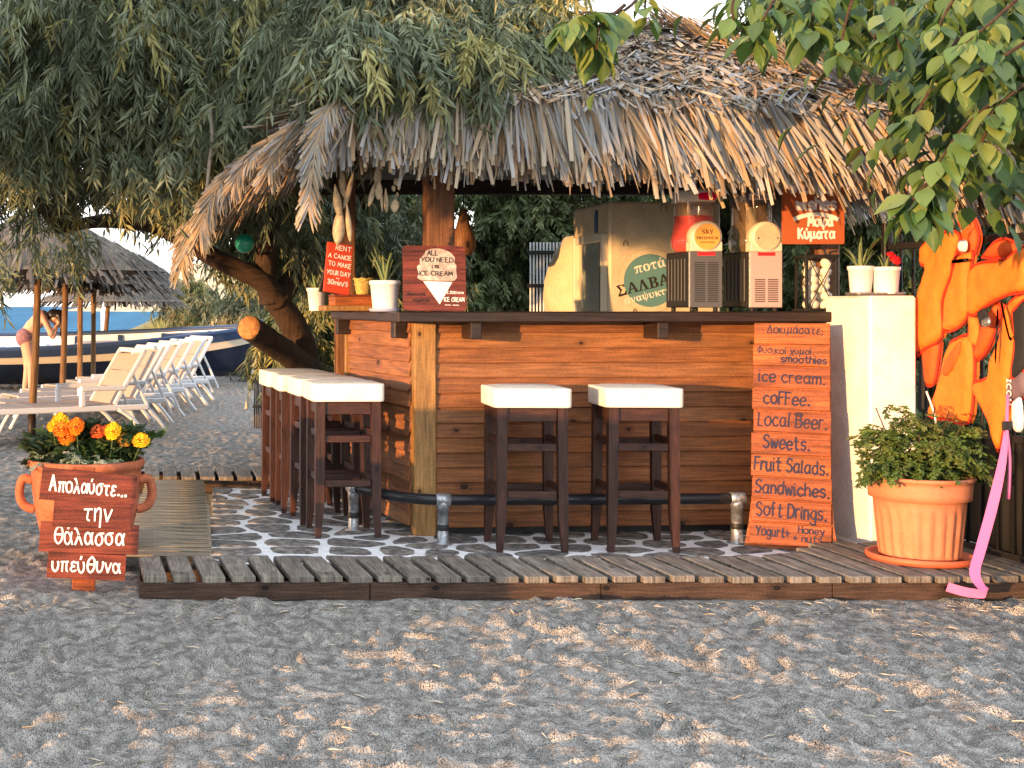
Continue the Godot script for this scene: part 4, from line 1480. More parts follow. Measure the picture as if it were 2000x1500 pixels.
	for s in shoots:
		var path := curve(s[0], 6)
		var st := tool()
		var rad := []
		for i in path.size():
			rad.append(lerpf(0.008, 0.0025, float(i) / path.size()))
		tube(st, path, rad, 6)
		var tw := done(st, "branch", M.bark_bent[0], bt, true, true)
		for k in s[1]:
			var f := (0.2 + 0.8 * sqrt(float(k) / s[1])) * (path.size() - 1)
			var i := mini(int(f), path.size() - 2)
			var p: Vector3 = path[i].lerp(path[i + 1], f - i)
			var az := rr(0, TAU)
			var out := Vector3(cos(az), 0, sin(az))
			var down := out * rr(0.3, 0.9) + Vector3(0, -1.0 + rr(-.1, .75), 0)
			var face := (out * 0.7 + Vector3(0, 0.9, 0) + Vector3(rr(-.4, .4), 0, rr(-.2, .6))).normalized()
			var sz: float = s[2] * rr(0.7, 1.15)
			mesh_part("leaf", lv[rng.randi() % lv.size()], lm[rng.randi() % lm.size()], tw, lay(p + out * 0.015, down, face, sz, sz))
			n += 1
	# the mass of leaves behind those, too many to pick apart
	var sets := [[], [], []]
	var cols := [[], [], []]
	for l in [[Vector3(2.944, 2.492, -5.800), Vector3(.35, .12, .3), 110], [Vector3(3.295, 2.360, -5.800), Vector3(.35, .2, .3), 220], [Vector3(3.273, 2.014, -5.400), Vector3(.35, .35, .3), 300], [Vector3(3.270, 2.299, -5.200), Vector3(.4, .3, .3), 340], [Vector3(2.727, 2.548, -6.000), Vector3(.15, .08, .2), 25], [Vector3(4.2, 3.2, -5.4), Vector3(1.2, .6, .9), 500], [Vector3(3.688, 1.799, -5.900), Vector3(.25, .2, .2), 60]]:
		for k in l[2]:
			var v := Vector3(rng.randfn(), rng.randfn(), rng.randfn()) * 0.6
			var out := Vector3(v.x, 0, v.z).normalized()
			var j := rng.randi() % 3
			var sz := rr(.075, .125)
			sets[j].append(lay(l[0] + v * l[1], out * rr(.3, .9) + Vector3(0, -1.0 + rr(-.1, .8), 0), out * 0.7 + Vector3(rr(-.4, .4), .9, rr(-.3, .5)), sz, sz))
			var c: Color = [Color(.06, .105, .025), Color(.08, .125, .03), Color(.045, .08, .022)][rng.randi() % 3]
			cols[j].append(c)
	for j in 3:
		var o := scatter("foliage", lv[j], M.broad_leaf, bt, sets[j], cols[j])
		o.set_meta("kind", "stuff")
	# --- palm tips above the roof
	var pt := thing("palm_tree", "palm whose leaf tips show above the roof ridge", "palm", Vector3(4.782, 0, -12.5))
	limb(pt, "trunk", [Vector3(4.782, -0.05, -12.5), Vector3(4.782, 2.0, -12.5), Vector3(4.782, 3.511, -12.500)], [0.12, 0.1, 0.08], bark)
	for k in 13:
		var st := tool()
		var a := PI * (k + 0.5) / 13.0
		var c: Vector3 = Vector3(4.782, 3.534, -12.500)
		var tip := c + Vector3(cos(a) * .34, sin(a) * .32, rr(-.25, .25))
		var s := Vector3(-sin(a), cos(a), 0) * 0.018
		for e in 5:
			var o := Vector3(rr(-.05, .05), rr(-.05, .05), rr(-.05, .05))
			quad(st, c - s * .5, c + s * .5, tip + o, tip + o * 1.2, c - Vector3(0, 0, 9))
		done(st, "palm_leaf", lm[k % 5], pt, true)

func leaf_shapes() -> Array:
	var out := []
	for q in [[0.0, 0.12], [0.25, 0.2], [-0.2, 0.06]]:
		var st := tool()
		var rows := []
		var widths := [0.0, 0.19, 0.29, 0.31, 0.25, 0.13, 0.0]
		for i in widths.size():
			var t := float(i) / (widths.size() - 1)
			var w: float = widths[i]
			var bend := -0.22 * t * t
			var wave: float = sin(t * 9.0 + q[0] * 10.0) * 0.02
			rows.append([Vector3(-w + q[0] * .15 * t * t, -t, bend + w * q[1] * 2.0 + wave), Vector3(-w * .5 + q[0] * .15 * t * t, -t, bend + w * q[1] * .6), Vector3(q[0] * .15 * t * t, -t, bend - 0.012), Vector3(w * .5 + q[0] * .15 * t * t, -t, bend + w * q[1] * .6), Vector3(w + q[0] * .15 * t * t, -t, bend + w * q[1] * 2.0 - wave)])
		sheet(st, rows)
		st.generate_normals()
		out.append(st.commit())
	return out

# ---------------------------------------------------------------- things out on the beach
func build_beach() -> void:
	# straw parasols
	var says := ["straw parasol with a pole darkened at its foot, beside the nearest loungers", "straw parasol second along the row of loungers", "straw parasol third along the row, pole with a black foot", "straw parasol fourth along the row of loungers", "straw parasol beside the boat with a slanting pole and lit underside"]
	var ps := [[-1.091, 12.1, 1.50, 2.06, -1.018], [-0.990, 14.6, 1.50, 2.08, -0.940], [-0.916, 16.8, 1.46, 2.0, -0.910], [-0.831, 18.6, 1.44, 2.0, -0.824], [-0.827, 21.4, 1.27, 1.75, -0.681]]
	for i in 5:
		var q: Array = ps[i]
		var t := thing("straw_parasol", says[i], "parasol", Vector3(q[0], 0, -q[1]), 0.0, "straw parasols on the beach")
		var st := tool()
		tube(st, [Vector3(q[0], -0.05, -q[1]), Vector3(q[0], 0.2, -q[1]), Vector3((q[0] + q[4]) * .5, 0.8, -q[1]), Vector3(q[4], q[3] - 0.05, -q[1])], [0.036, 0.036, 0.035, 0.033], 10, 0.03)
		var pole := done(st, "pole", M.pole[i % 3], t, true, true)
		st = tool()
		tube(st, [Vector3(q[0], -0.04, -q[1]), Vector3(q[0], 0.24, -q[1])], [0.039], 10)
		done(st, "pole_foot", M.counter[0], pole, false, true)
		var top := Vector3(q[4], q[3], -q[1])
		var cone := []
		for k in 4:
			var row := []
			for j in 24:
				var a := TAU * j / 24
				var r := [0.0, .45, .85, 1.15][k] as float
				var dz := [0.0, .17, .36, .52][k] as float
				row.append(top + Vector3(cos(a) * r, -dz * (q[3] - q[2]) / .52, sin(a) * r))
			cone.append(row)
		st = tool()
		sheet(st, cone, true)
		var can := done(st, "canopy", M.bamboo, t, true, true)
		var pl := []
		var ti := []
		for k in 1500:
			var a := rr(0, TAU)
			var u := sqrt(rng.randf())
			var p := top + Vector3(cos(a) * u * 1.05, -u * (q[3] - q[2]) * 0.92 + rr(.02, .06), sin(a) * u * 1.05)
			var dn := Vector3(cos(a + rr(-.2, .2)), -0.55 - 0.3 * u, sin(a + rr(-.2, .2)))
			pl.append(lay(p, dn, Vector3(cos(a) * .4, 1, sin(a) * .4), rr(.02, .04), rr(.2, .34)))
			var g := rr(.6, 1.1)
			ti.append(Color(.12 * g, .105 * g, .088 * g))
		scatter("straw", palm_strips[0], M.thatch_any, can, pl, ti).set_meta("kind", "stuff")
	# loungers
	var l := thing("sun_lounger", "white plastic lounger with taupe cloth, nearest to the flower urn", "sun lounger", Vector3.ZERO, 0.0, "loungers in a row on the beach")
	# along x: foot at -1.35, hinge at 0, back rises to the right
	for z in [-0.27, 0.27]:
		var st := tool()
		bar(st, Vector3(-1.35, 0.30, z), Vector3(0.32, 0.30, z), 0.035, 0.05, 0.008)
		done(st, "side_rail", M.lounge_white, l)
		st = tool()
		tube(st, curve([Vector3(-1.22, 0.29, z), Vector3(-1.3, 0.22, z), Vector3(-1.42, 0.02, z)], 3), [0.02], 8)
		done(st, "leg", M.lounge_white, l, false, true)
		st = tool()
		tube(st, curve([Vector3(0.02, 0.29, z), Vector3(0.16, 0.2, z), Vector3(0.32, 0.01, z)], 3), [0.02], 8)
		done(st, "leg", M.lounge_white, l, false, true)
		# arm rest: a broad arch
		st = tool()
		bar(st, Vector3(-0.34, 0.475, z), Vector3(0.1, 0.475, z), 0.05, 0.045, 0.01)
		bar(st, Vector3(-0.32, 0.32, z), Vector3(-0.32, 0.455, z), 0.05, 0.05, 0.01)
		done(st, "arm_rest", M.lounge_white, l)
		st = tool()
		bar(st, Vector3(0.0, 0.33, z * 0.93), Vector3(0.30, 0.80, z * 0.93), 0.03, 0.04, 0.008)
		done(st, "back_post", M.lounge_white, l)
		st = tool()
		bar(st, Vector3(0.19, 0.60, z * 0.8), Vector3(0.42, 0.16, z * 0.8), 0.025, 0.025, 0.005)
		done(st, "back_strut", M.lounge_white, l)
	for k in 5:
		var st := tool()
		box_at(st, Vector3(-1.2 + k * 0.27, 0.325, 0), Vector3(0.25, 0.016, 0.5), 0.004)
		done(st, "seat_panel", M.taupe, l)
	for k in 3:
		var st := tool()
		var p := Vector3(0.045 + k * 0.093, 0.40 + k * 0.146, 0)
		box(st, Transform3D(Basis.from_euler(Vector3(0, 0, deg_to_rad(57.5))), p), Vector3(0.165, 0.018, 0.46), 0.004)
		done(st, "back_panel", M.taupe, l)
	var st0 := tool()
	bar(st0, Vector3(0.30, 0.80, -0.26), Vector3(0.30, 0.80, 0.26), 0.035, 0.04, 0.008)
	done(st0, "back_top", M.lounge_white, l)
	l.position = Vector3(-0.46, 0, -12.2)
	l.rotation.y = deg_to_rad(27.0)
	var more := ["white plastic lounger with taupe cloth, second from the flower urn", "white plastic lounger with taupe cloth, third from the flower urn", "white plastic lounger with taupe cloth, fourth from the flower urn", "white plastic lounger with taupe cloth, fifth from the flower urn", "white plastic lounger with taupe cloth, sixth from the flower urn", "white plastic lounger with taupe cloth, last of the row before the boat"]
	for k in 6:
		again(l, Vector3(-0.46 + 0.135 * (k + 1) + rr(-.03, .03), 0.0, -(12.2 + 0.82 * (k + 1))), deg_to_rad(27.0) + rr(-.05, .05), more[k])
	build_boat()
	build_person()
	# a storage chest on the sand, just outside the view: it keeps the sun off the lower boards of the bar
	var ch := thing("storage_chest", "low plank storage chest on the sand beside the beach sign", "chest", Vector3(-1.62, 0.0, -3.6))
	for k in 7:
		for x in [-.26, .26]:
			var sc := tool()
			box_at(sc, Vector3(x, .07 + .122 * k, 0), Vector3(.02, .118, 1.0), .003)
			done(sc, "side_plank", pick("bearer"), ch)
		for z in [-.49, .49]:
			var sc := tool()
			box_at(sc, Vector3(0, .07 + .122 * k, z), Vector3(.498, .118, .02), .003)
			done(sc, "end_plank", pick("bearer"), ch)
	for k in 4:
		var sc := tool()
		box_at(sc, Vector3(-.21 + .14 * k, .876, 0), Vector3(.136, .024, 1.04), .003)
		done(sc, "lid_plank", pick("deck"), ch)
	# white post on the shore
	var wp := thing("white_post", "slim white post standing on the shore behind the parasols", "post", Vector3(-1.275, -0.3, -34.0))
	var s := tool()
	tube(s, [Vector3(-1.275, 0.337, -34.000), Vector3(-1.275, 1.432, -34.000)], [0.055], 8)
	done(s, "post", M.white_paint, wp, true, true)
	s = tool()
	tube(s, [Vector3(-1.275, 1.419, -34.000), Vector3(-1.275, 1.445, -34.000)], [0.07], 8)
	done(s, "cap", M.white_paint, wp, true, true)
	# low cream railing behind the bow
	var rl := thing("wooden_railing", "low cream board railing behind the boat's bow", "railing", Vector3(1.055, 0, -24.0))
	for k in 3:
		s = tool()
		bar(s, Vector3(1.055 + k * 0.55, -0.05, -24.0), Vector3(1.055 + k * 0.55, 0.955, -24.0), 0.06, 0.06)
		done(s, "post", M.boat_cream, rl, true)
	for v in [628, 640, 650]:
		s = tool()
		bar(s, Vector3(1.018, 0.927 - (v - 628) * 0.0091, -23.95), Vector3(2.364, 0.927 - (v - 628) * 0.0091, -23.95), 0.03, 0.08)
		done(s, "board", M.boat_cream if v == 628 else M.bearer[0], rl, true)
	# cane fence by the trunk
	var bf := thing("cane_fence", "low fence of dry upright canes behind the bent trunk", "fence", Vector3(0.931, 0, -13.5))
	for k in 58:
		s = tool()
		var x: float = 1.007 + k * 0.022
		tube(s, [Vector3(x, -0.03, -13.5 + rr(-.01, .01)), Vector3(x + rr(-.012, .012), 0.74 + rr(-.06, .04), -13.5 + rr(-.01, .01))], [0.009, 0.008], 5)
		done(s, "cane", M.bamboo, bf, true, true)
	for y in [0.2, 0.58]:
		s = tool()
		bar(s, Vector3(1.007 - .02, y, -13.478), Vector3(1.007 + 1.3, y, -13.478), 0.012, 0.03)
		done(s, "rail", M.bamboo, bf, true)
	# prop leaning under the sawn limb
	var pr := thing("wooden_prop", "pale stick leaning against the boat's bow beside the cane fence", "stick", Vector3(1.097, 0.200, -16.000))
	s = tool()
	tube(s, [Vector3(1.097, -0.024, -16.000), Vector3(1.224, 0.642, -16.000)], [0.024, 0.022], 8)
	done(s, "stick", M.boat_cream, pr, true, true)
	s = tool()
	tube(s, [Vector3(1.222, 0.630, -16.000), Vector3(1.227, 0.655, -16.000)], [0.026], 8)
	done(s, "stick_end", M.pole[0], pr, true, true)

func build_boat() -> void:
	var b := thing("fishing_boat", "dark blue wooden fishing boat with cream stripe, beached behind the loungers", "boat", Vector3(-1.5, 0.0, -20.4))
	var roll := Basis(Vector3(1, 0, 0), deg_to_rad(5.0))
	var o := Vector3(0, 0, 0)
	var xs := []
	for i in 33:
		xs.append(-4.2 + 7.2 * i / 32.0)
	# half breadth, keel and sheer along the boat (x from stern to bow at 3.0)
	var section := func(x: float, s: float, side: float, inset: float) -> Vector3:
		var u := clampf((x + 4.2) / 7.2, 0.0, 1.0)
		var half := 1.02 * pow(maxf(sin(PI * clampf(0.18 + u * 0.82, 0, 1)), 0.0), 0.62)
		half = maxf(half - inset, 0.012)
		var keel := 0.0 + 0.28 * pow(maxf(u - 0.72, 0.0) / 0.28, 2.4)
		var sheer := 0.62 + 0.24 * pow(absf(u - 0.42) / 0.58, 2.0)
		var f := pow(s, 0.42)
		var rake := 0.10 * s * smoothstep(0.85, 1.0, u)
		return roll * Vector3(x + rake, keel + (sheer - keel) * s + 0.02, side * half * f)
	var bands := [[0.0, 0.66, "hull", M.navy, 0.0], [0.66, 0.83, "cream_strake", M.boat_cream, 0.012], [0.83, 1.0, "gunwale_strake", M.boat_blue, 0.024]]
	for q in bands:
		for side in [-1.0, 1.0]:
			var rows := []
			for k in 7:
				var s: float = lerpf(q[0], q[1], k / 6.0)
				var row := []
				for x in xs:
					row.append(section.call(x, s, side, -q[4]))
				rows.append(row)
			var st := tool()
			sheet(st, rows)
			done(st, q[2], q[3], b, false, true)
	for side in [-1.0, 1.0]:
		var rows := []
		for k in 6:
			var s: float = lerpf(0.35, 1.0, k / 5.0)
			var row := []
			for x in xs:
				row.append(section.call(x, s, side, 0.06))
			rows.append(row)
		var st := tool()
		sheet(st, rows)
		done(st, "inner_planking", M.white_paint if side < 0.0 else M.boat_blue, b, false, true)
		st = tool()
		var path := []
		for x in xs:
			path.append(section.call(x, 1.0, side, 0.015) + Vector3(0, 0.015, 0))
		tube(st, path, [0.045], 6)
		done(st, "gunwale", M.boat_blue, b, false, true)
		# frames standing inside
		for i in range(2, 30, 3):
			var s2 := tool()
			bar(s2, section.call(xs[i], 0.45, side, 0.1), section.call(xs[i], 0.98, side, 0.09), 0.07, 0.06, 0.01)
			done(s2, "frame", M.boat_blue, b)
	var fl := tool()
	var rows2 := []
	for sgn in [-1.0, 1.0]:
		var row := []
		for x in xs:
			row.append(section.call(x, 0.36, sgn, 0.06))
		rows2.append(row)
	sheet(fl, rows2)
	done(fl, "floor", M.bearer[0], b, false, true)
	for x in [-2.6, -1.2, 0.3, 1.5]:
		var st := tool()
		bar(st, section.call(x, 0.78, -1.0, 0.08), section.call(x, 0.78, 1.0, 0.08), 0.22, 0.035, 0.006)
		done(st, "thwart", M.boat_cream if x != 0.3 else M.taupe, b)
	# fore deck
	var fd := tool()
	var r1 := []
	var r2 := []
	for i in range(26, 33):
		r1.append(section.call(xs[i], 0.97, -1.0, 0.03))
		r2.append(section.call(xs[i], 0.97, 1.0, 0.03))
	sheet(fd, [r1, r2])
	done(fd, "fore_deck", M.boat_blue, b, false, true)
	var stem_ := tool()
	tube(stem_, [section.call(3.0, 0.0, 1.0, 0.5), section.call(3.0, 0.5, 1.0, 0.5), section.call(3.0, 1.0, 1.0, 0.5) + Vector3(0.03, 0.12, 0)], [0.05, 0.05, 0.045], 6)
	done(stem_, "stem_post", M.boat_blue, b, false, true)
	# gear lying in the boat
	for q in [[-0.35, M.white_plastic, 0.7], [0.75, M.taupe, 0.9], [-1.9, M.terracotta_soft, 0.6]]:
		var st := tool()
		pad(st, rounded(q[2], 0.42, 0.1, 4), 0.14, Transform3D(Basis.from_euler(Vector3(-PI / 2 + deg_to_rad(6.0), 0.1, 0)), Vector3(q[0], 0.545, 0.38)))
		done(st, "tarpaulin", q[1], b, false, true)

# distance field of tapered bones, meshed as surface nets
func field(bones: Array, p: Vector3, k: float) -> float:
	var d := 10.0
	for q in bones:
		var a: Vector3 = q[0]
		var ab: Vector3 = q[1] - a
		var t := clampf((p - a).dot(ab) / maxf(ab.length_squared(), 1e-8), 0.0, 1.0)
		var e: float = p.distance_to(a + ab * t) - lerpf(q[2], q[3], t)
		if e > d + k * 1.01:
			continue
		var h := clampf(0.5 + 0.5 * (d - e) / k, 0.0, 1.0)
		d = lerpf(d, e, h) - k * h * (1.0 - h)
	return d

func flesh(st: SurfaceTool, bones: Array, cell: float, k: float) -> void:
	var lo := Vector3.ONE * 99.0
	var hi := -lo
	for q in bones:
		for i in 2:
			lo = lo.min(q[i] - Vector3.ONE * (q[2 + i] + k + cell))
			hi = hi.max(q[i] + Vector3.ONE * (q[2 + i] + k + cell))
	var n := Vector3i(((hi - lo) / cell).ceil()) + Vector3i.ONE
	var F := PackedFloat32Array()
	F.resize(n.x * n.y * n.z)
	for z in n.z:
		for y in n.y:
			for x in n.x:
				F[(z * n.y + y) * n.x + x] = field(bones, lo + Vector3(x, y, z) * cell, k)
	var V := {}
	for z in n.z - 1:
		for y in n.y - 1:
			for x in n.x - 1:
				var pos := 0
				var c := []
				for i in 8:
					var f := F[((z + (i >> 2)) * n.y + y + ((i >> 1) & 1)) * n.x + x + (i & 1)]
					c.append(f)
					if f > 0.0:
						pos += 1
				if pos == 0 or pos == 8:
					continue
				var sum := Vector3.ZERO
				var cnt := 0
				for i in 8:
					for ax in 3:
						var j := i | (1 << ax)
						if j != i and (c[i] > 0.0) != (c[j] > 0.0):
							var t: float = c[i] / (c[i] - c[j])
							var q := Vector3(i & 1, (i >> 1) & 1, i >> 2)
							q[ax] += t
							sum += q
							cnt += 1
				V[Vector3i(x, y, z)] = lo + (Vector3(x, y, z) + sum / cnt) * cell
	for key in V:
		for ax in 3:
			var b := (ax + 1) % 3
			var c2 := (ax + 2) % 3
			var e0: Vector3i = key
			var e1: Vector3i = key
			e1[ax] += 1
			var f0 := F[(e0.z * n.y + e0.y) * n.x + e0.x]
			var f1 := F[(e1.z * n.y + e1.y) * n.x + e1.x]
			if (f0 > 0.0) == (f1 > 0.0):
				continue
			var k1: Vector3i = key
			k1[b] -= 1
			var k2: Vector3i = key
			k2[c2] -= 1
			var k3: Vector3i = k1
			k3[c2] -= 1
			if not (V.has(k1) and V.has(k2) and V.has(k3)):
				continue
			var o := [V[key], V[k1], V[k3], V[k2]]
			if f0 < 0.0:
				o.reverse()
			for i in [0, 1, 2, 0, 2, 3]:
				st.add_vertex(o[i])

func build_person() -> void:
	var d := 18.0
	var p := thing("person", "person in patterned bikini bottoms bending over with dark hair hanging", "person", Vector3(-1.650, 0.0, -18.0))
	# local: x to the right, feet at 0; bending to the right
	var hip := Vector3(-0.05, 0.78, 0)
	var waist := Vector3(0.04, 0.93, 0.02)
	var chest := Vector3(0.16, 1.05, 0.05)
	var neck := Vector3(0.26, 1.07, 0.07)
	var head := Vector3(0.335, 1.05, 0.08)
	var bones := [[hip + Vector3(0, 0, -.05), hip + Vector3(0, 0, .05), .115, .115], [hip, waist, .115, .092], [waist, chest, .092, .105], [chest + Vector3(0, 0, -.08), chest + Vector3(0, 0, .08), .08, .08], [chest, neck, .07, .045]]
	for s in [-1.0, 1.0]:
		var hp := hip + Vector3(0, -0.04, s * .075)
		var kn := Vector3(0.0 + 0.03 * s, 0.42, s * .085)
		var an := Vector3(-0.03 + 0.05 * s, 0.07, s * .09)
		bones.append([hp, kn, .088, .055])
		bones.append([kn, an, .052, .032])
		bones.append([an + Vector3(0, -.03, 0), an + Vector3(.15, -.045, 0), .032, .022])
		var sh := chest + Vector3(.03, 0, s * .13)
		var el := Vector3(0.30, 0.82 + .02 * s, s * .18 + .06)
		var wr := Vector3(0.385, 0.955, s * .07 + .08)
		bones.append([sh, el, .042, .034])
		bones.append([el, wr, .033, .023])
	var st := tool()
	flesh(st, bones, 0.015, 0.03)
	# hands with five fingers, gathered at the hair
	for s in [-1.0, 1.0]:
		var wr := Vector3(0.385, 0.955, s * .07 + .08)
		var palm := wr + Vector3(.02, .06, -.01 * s)
		var hb := [[wr, palm, .022, .03]]
		for f in 4:
			var r0 := palm + Vector3(-.022 + f * .015, .02, 0)
			var l: float = [.036, .042, .04, .032][f]
			var r1 := r0 + Vector3(.004, l, -.01 * s)
			hb.append([r0, r1, .009, .0085])
			hb.append([r1, r1 + Vector3(.004, l * .5, -.022 * s), .0085, .0075])
		hb.append([palm + Vector3(-.024, -.02, 0), palm + Vector3(-.05, .012, -.012 * s), .0105, .0085])
		flesh(st, hb, 0.006, 0.008)
	# head hanging forward: skull, jaw, nose, ears
	var hd := [[head, head + Vector3(.055, -.015, 0), .078, .075], [head + Vector3(.02, -.06, 0), head + Vector3(.07, -.085, 0), .05, .035], [head + Vector3(.03, -.098, 0), head + Vector3(.045, -.112, 0), .011, .009], [head + Vector3(0, -.03, .078), head + Vector3(.012, -.02, .08), .014, .012], [neck, head, .045, .05]]
	flesh(st, hd, 0.012, 0.02)
	var body := done(st, "body", M.skin, p, false, true)
	body.set_meta("label", "bare skin lit by low sun")
	st = tool()
	var hb2 := [[head + Vector3(-.02, .03, 0), head + Vector3(.07, .02, 0), .082, .085]]
	for k in 11:
		var z := -.085 + .017 * k
		var top := head + Vector3(.075 + .012 * sin(k * 1.7), .03, z * .8)
		hb2.append([top, top + Vector3(.035, -.17, z * .2), .03, .022])
		hb2.append([top + Vector3(.035, -.17, z * .2), top + Vector3(.03 + .02 * sin(k * 2.3), -.31 - .035 * sin(k * 3.1), z * .3), .02, .007])
	flesh(st, hb2, 0.014, 0.012)
	done(st, "hair", M.hair, p, false, true)
	st = tool()
	var bk := [[hip + Vector3(-.012, 0.01, -.055), hip + Vector3(-.012, 0.01, .055), .119, .119], [hip + Vector3(-.005, -.03, -.06), hip + Vector3(-.005, -.03, .06), .105, .105]]
	flesh(st, bk, 0.014, 0.03)
	var dyed := blotch_textures(91, 0.25, 1.0, 0.03, 0.06)
	M.bikini.albedo_texture = dyed[0]
	M.bikini.uv1_triplanar = true
	M.bikini.uv1_scale = Vector3.ONE * 4.0
	done(st, "bikini_bottom", M.bikini, p, false, true)

# ---------------------------------------------------------------- things on the counter
func pot_plant_aloe(parent: Node3D, c: Vector3, n: int, l: float, seed_: int) -> void:
	var r := RandomNumberGenerator.new()
	r.seed = seed_
	for k in n:
		var a := TAU * k / n + r.randf_range(-.3, .3)
		var lean := r.randf_range(0.25, 0.85)
		var len_ := l * r.randf_range(0.65, 1.1)
		var o := Vector3(cos(a), 0, sin(a))
		var st := tool()
		var rows := []
		for i in 9:
			var t := i / 8.0
			var p := c + o * (0.012 + lean * len_ * (0.5 * t + 0.35 * t * t)) + Vector3(0, len_ * (t - 0.28 * lean * t * t), 0)
			var w := 0.011 * (1.0 - pow(t, 1.6)) + 0.0012
			var side := Vector3(-o.z, 0, o.x)
			rows.append([p - side * w, p - o * w * .5 - Vector3(0, w * .25, 0), p + side * w, p - Vector3(0, w * .15, 0)])
		sheet(st, rows, true)
		done(st, "aloe_leaf", M.aloe, parent, true, true)

func cylinder_pot(n: String, label: String, c: Vector3, r0: float, r1: float, h: float, m: Material) -> Node3D:
	var t := thing(n, label, "plant pot", c)
	var st := tool()
	lathe(st, [[0.0, 0.0], [r0, 0.0], [r0 + 0.001, 0.004], [lerpf(r0, r1, .85), h * .85], [r1 + .002, h * .86], [r1 + .003, h], [r1 - .004, h], [r1 - .005, h * .86], [0.0, h * .86]], 28)
	done(st, "pot", m, t, false, true)
	st = tool()
	lathe(st, [[0.0, h * .88], [r1 - .006, h * .885]], 24)
	done(st, "soil", M.soil, t, false, true)
	return t

func build_counter_things() -> void:
	M.aloe = mat(lin(.16, .22, .09), 0.5)
	var top := 1.1725
	# aloe on the corner of the counter
	var a := cylinder_pot("aloe_pot", "aloe in white pot on the counter, beside the ice cream sign", Vector3(1.198, top + 0.012, -7.0), .062, .078, .148, M.white_plastic)
	var st := tool()
	lathe(st, [[0.0, -.012], [.078, -.012], [.084, .004], [.08, .004], [.072, -.004], [0.0, -.004]], 24)
	done(st, "saucer", mat(lin(.32, .36, .5), 0.5), a, false, true)
	pot_plant_aloe(a, a.position + Vector3(0, .13, 0), 11, .2, 3)
	# small pot at the far end
	var b := cylinder_pot("herb_pot", "white pot with trailing stems, at the far counter end beside canoe sign", Vector3(0.961, top, -7.98), .04, .056, .135, M.white_plastic)
	pot_plant_aloe(b, b.position + Vector3(0, .11, 0), 7, .13, 8)
	# planks that the canoe sign stands on
	var w := thing("wooden_crate", "low orange wooden crate on counter under the canoe sign", "crate", Vector3(1.120, top, -7.72), deg_to_rad(8.0))
	st = tool()
	box_at(st, Vector3(0.0, .016, 0.02), Vector3(.335, .03, .16), .003)
	done(st, "base_board", M.pine_post[0], w)
	for z in [-.06, .06]:
		st = tool()
		box_at(st, Vector3(.03, .056, z), Vector3(.27, .05, .014), .002)
		done(st, "side_board", M.menu_board[1], w)
	for x in [-.1, .16]:
		st = tool()
		box_at(st, Vector3(x, .056, 0), Vector3(.014, .05, .106), .002)
		done(st, "end_board", M.menu_board[1], w)
	st = tool()
	box_at(st, Vector3(.03, .087, 0), Vector3(.28, .012, .136), .002)
	done(st, "lid", M.red_board[2], w)
	# yellow basket
	var k := thing("yellow_basket", "small yellow woven basket on the orange crate", "basket", Vector3(1.190, top + .094, -7.7))
	st = tool()
	var rows := []
	for i in 7:
		var row := []
		for j in 28:
			var an := TAU * j / 28
			var rad := .042 + .016 * i / 6.0 + (.003 if (i + j) % 2 == 0 else -.002)
			row.append(Vector3(cos(an) * rad, .085 * i / 6.0, sin(an) * rad))
		rows.append(row)
	rows.push_front(rows[0].map(func(_v): return Vector3.ZERO))
	sheet(st, rows, true)
	done(st, "weave", M.basket, k, false, true)
	st = tool()
	var ring := []
	for j in 25:
		var an := TAU * j / 24
		ring.append(Vector3(cos(an) * .059, .087 + .004 * sin(j * 2.1), sin(an) * .059))
	tube(st, ring, [.007], 6)
	done(st, "rim", M.basket, k, false, true)
	build_fridge()
	slush("slush_machine", "slush drink machine with red syrup and orange badge on the counter", Vector3(2.840, top, -7.02), deg_to_rad(1.0), true)
	slush("slush_machine", "slush drink machine with clear empty bowl and blank badge on counter", Vector3(3.166, top, -7.06), deg_to_rad(2.0), false)
	# lantern with pebbles
	var l := thing("pebble_lantern", "black lantern with crossed wires filled with pale pebbles on the counter end", "lantern", Vector3(3.441, top, -7.02), deg_to_rad(-6.0))
	for q in [[-1, -1], [1, -1], [-1, 1], [1, 1]]:
		st = tool()
		box_at(st, Vector3(q[0] * .073, .145, q[1] * .073), Vector3(.014, .27, .014), .002)
		done(st, "corner_bar", M.iron, l)
	for y in [.008, .284]:
		st = tool()
		box_at(st, Vector3(0, y, 0), Vector3(.172, .016, .172), .003)
		done(st, "plate", M.iron, l)
	st = tool()
	tube(st, curve([Vector3(-.05, .292, 0), Vector3(-.03, .33, 0), Vector3(.03, .33, 0), Vector3(.05, .292, 0)], 4), [.005], 6)
	done(st, "handle", M.iron, l, false, true)
	for side in 2:
		for s in [-1.0, 1.0]:
			st = tool()
			var p := Vector3(s * .066, .016, .074)
			var q := Vector3(-s * .066, .276, .076)
			if side == 1:
				p = Vector3(-.074, p.y, p.x)
				q = Vector3(-.076, q.y, q.x)
			tube(st, [p, q], [.0028], 5)
			done(st, "wire", M.iron, l, false, true)
	var n := 0
	for y in 6:
		for x in 2:
			for z in 2:
				if y == 5 and (x + z) % 2 == 1:
					continue
				st = tool()
				var c := Vector3(-.032 + .064 * x + rr(-.008, .008), .04 + y * .041, -.03 + .062 * z + rr(-.006, .006))
				var rr_ := Vector3(rr(.028, .037), rr(.02, .026), rr(.024, .03))
				var prof := []
				for i in 9:
					var ph := PI * i / 8.0 - PI / 2
					prof.append([maxf(cos(ph), 0.0), sin(ph)])
				lathe(st, prof, 10, Transform3D(Basis.from_euler(Vector3(rr(-.6, .6), rr(0, 3), rr(-.9, .9))) * Basis.from_scale(rr_), c))
				done(st, "pebble", M.pale_stone, l, false, true)
				n += 1

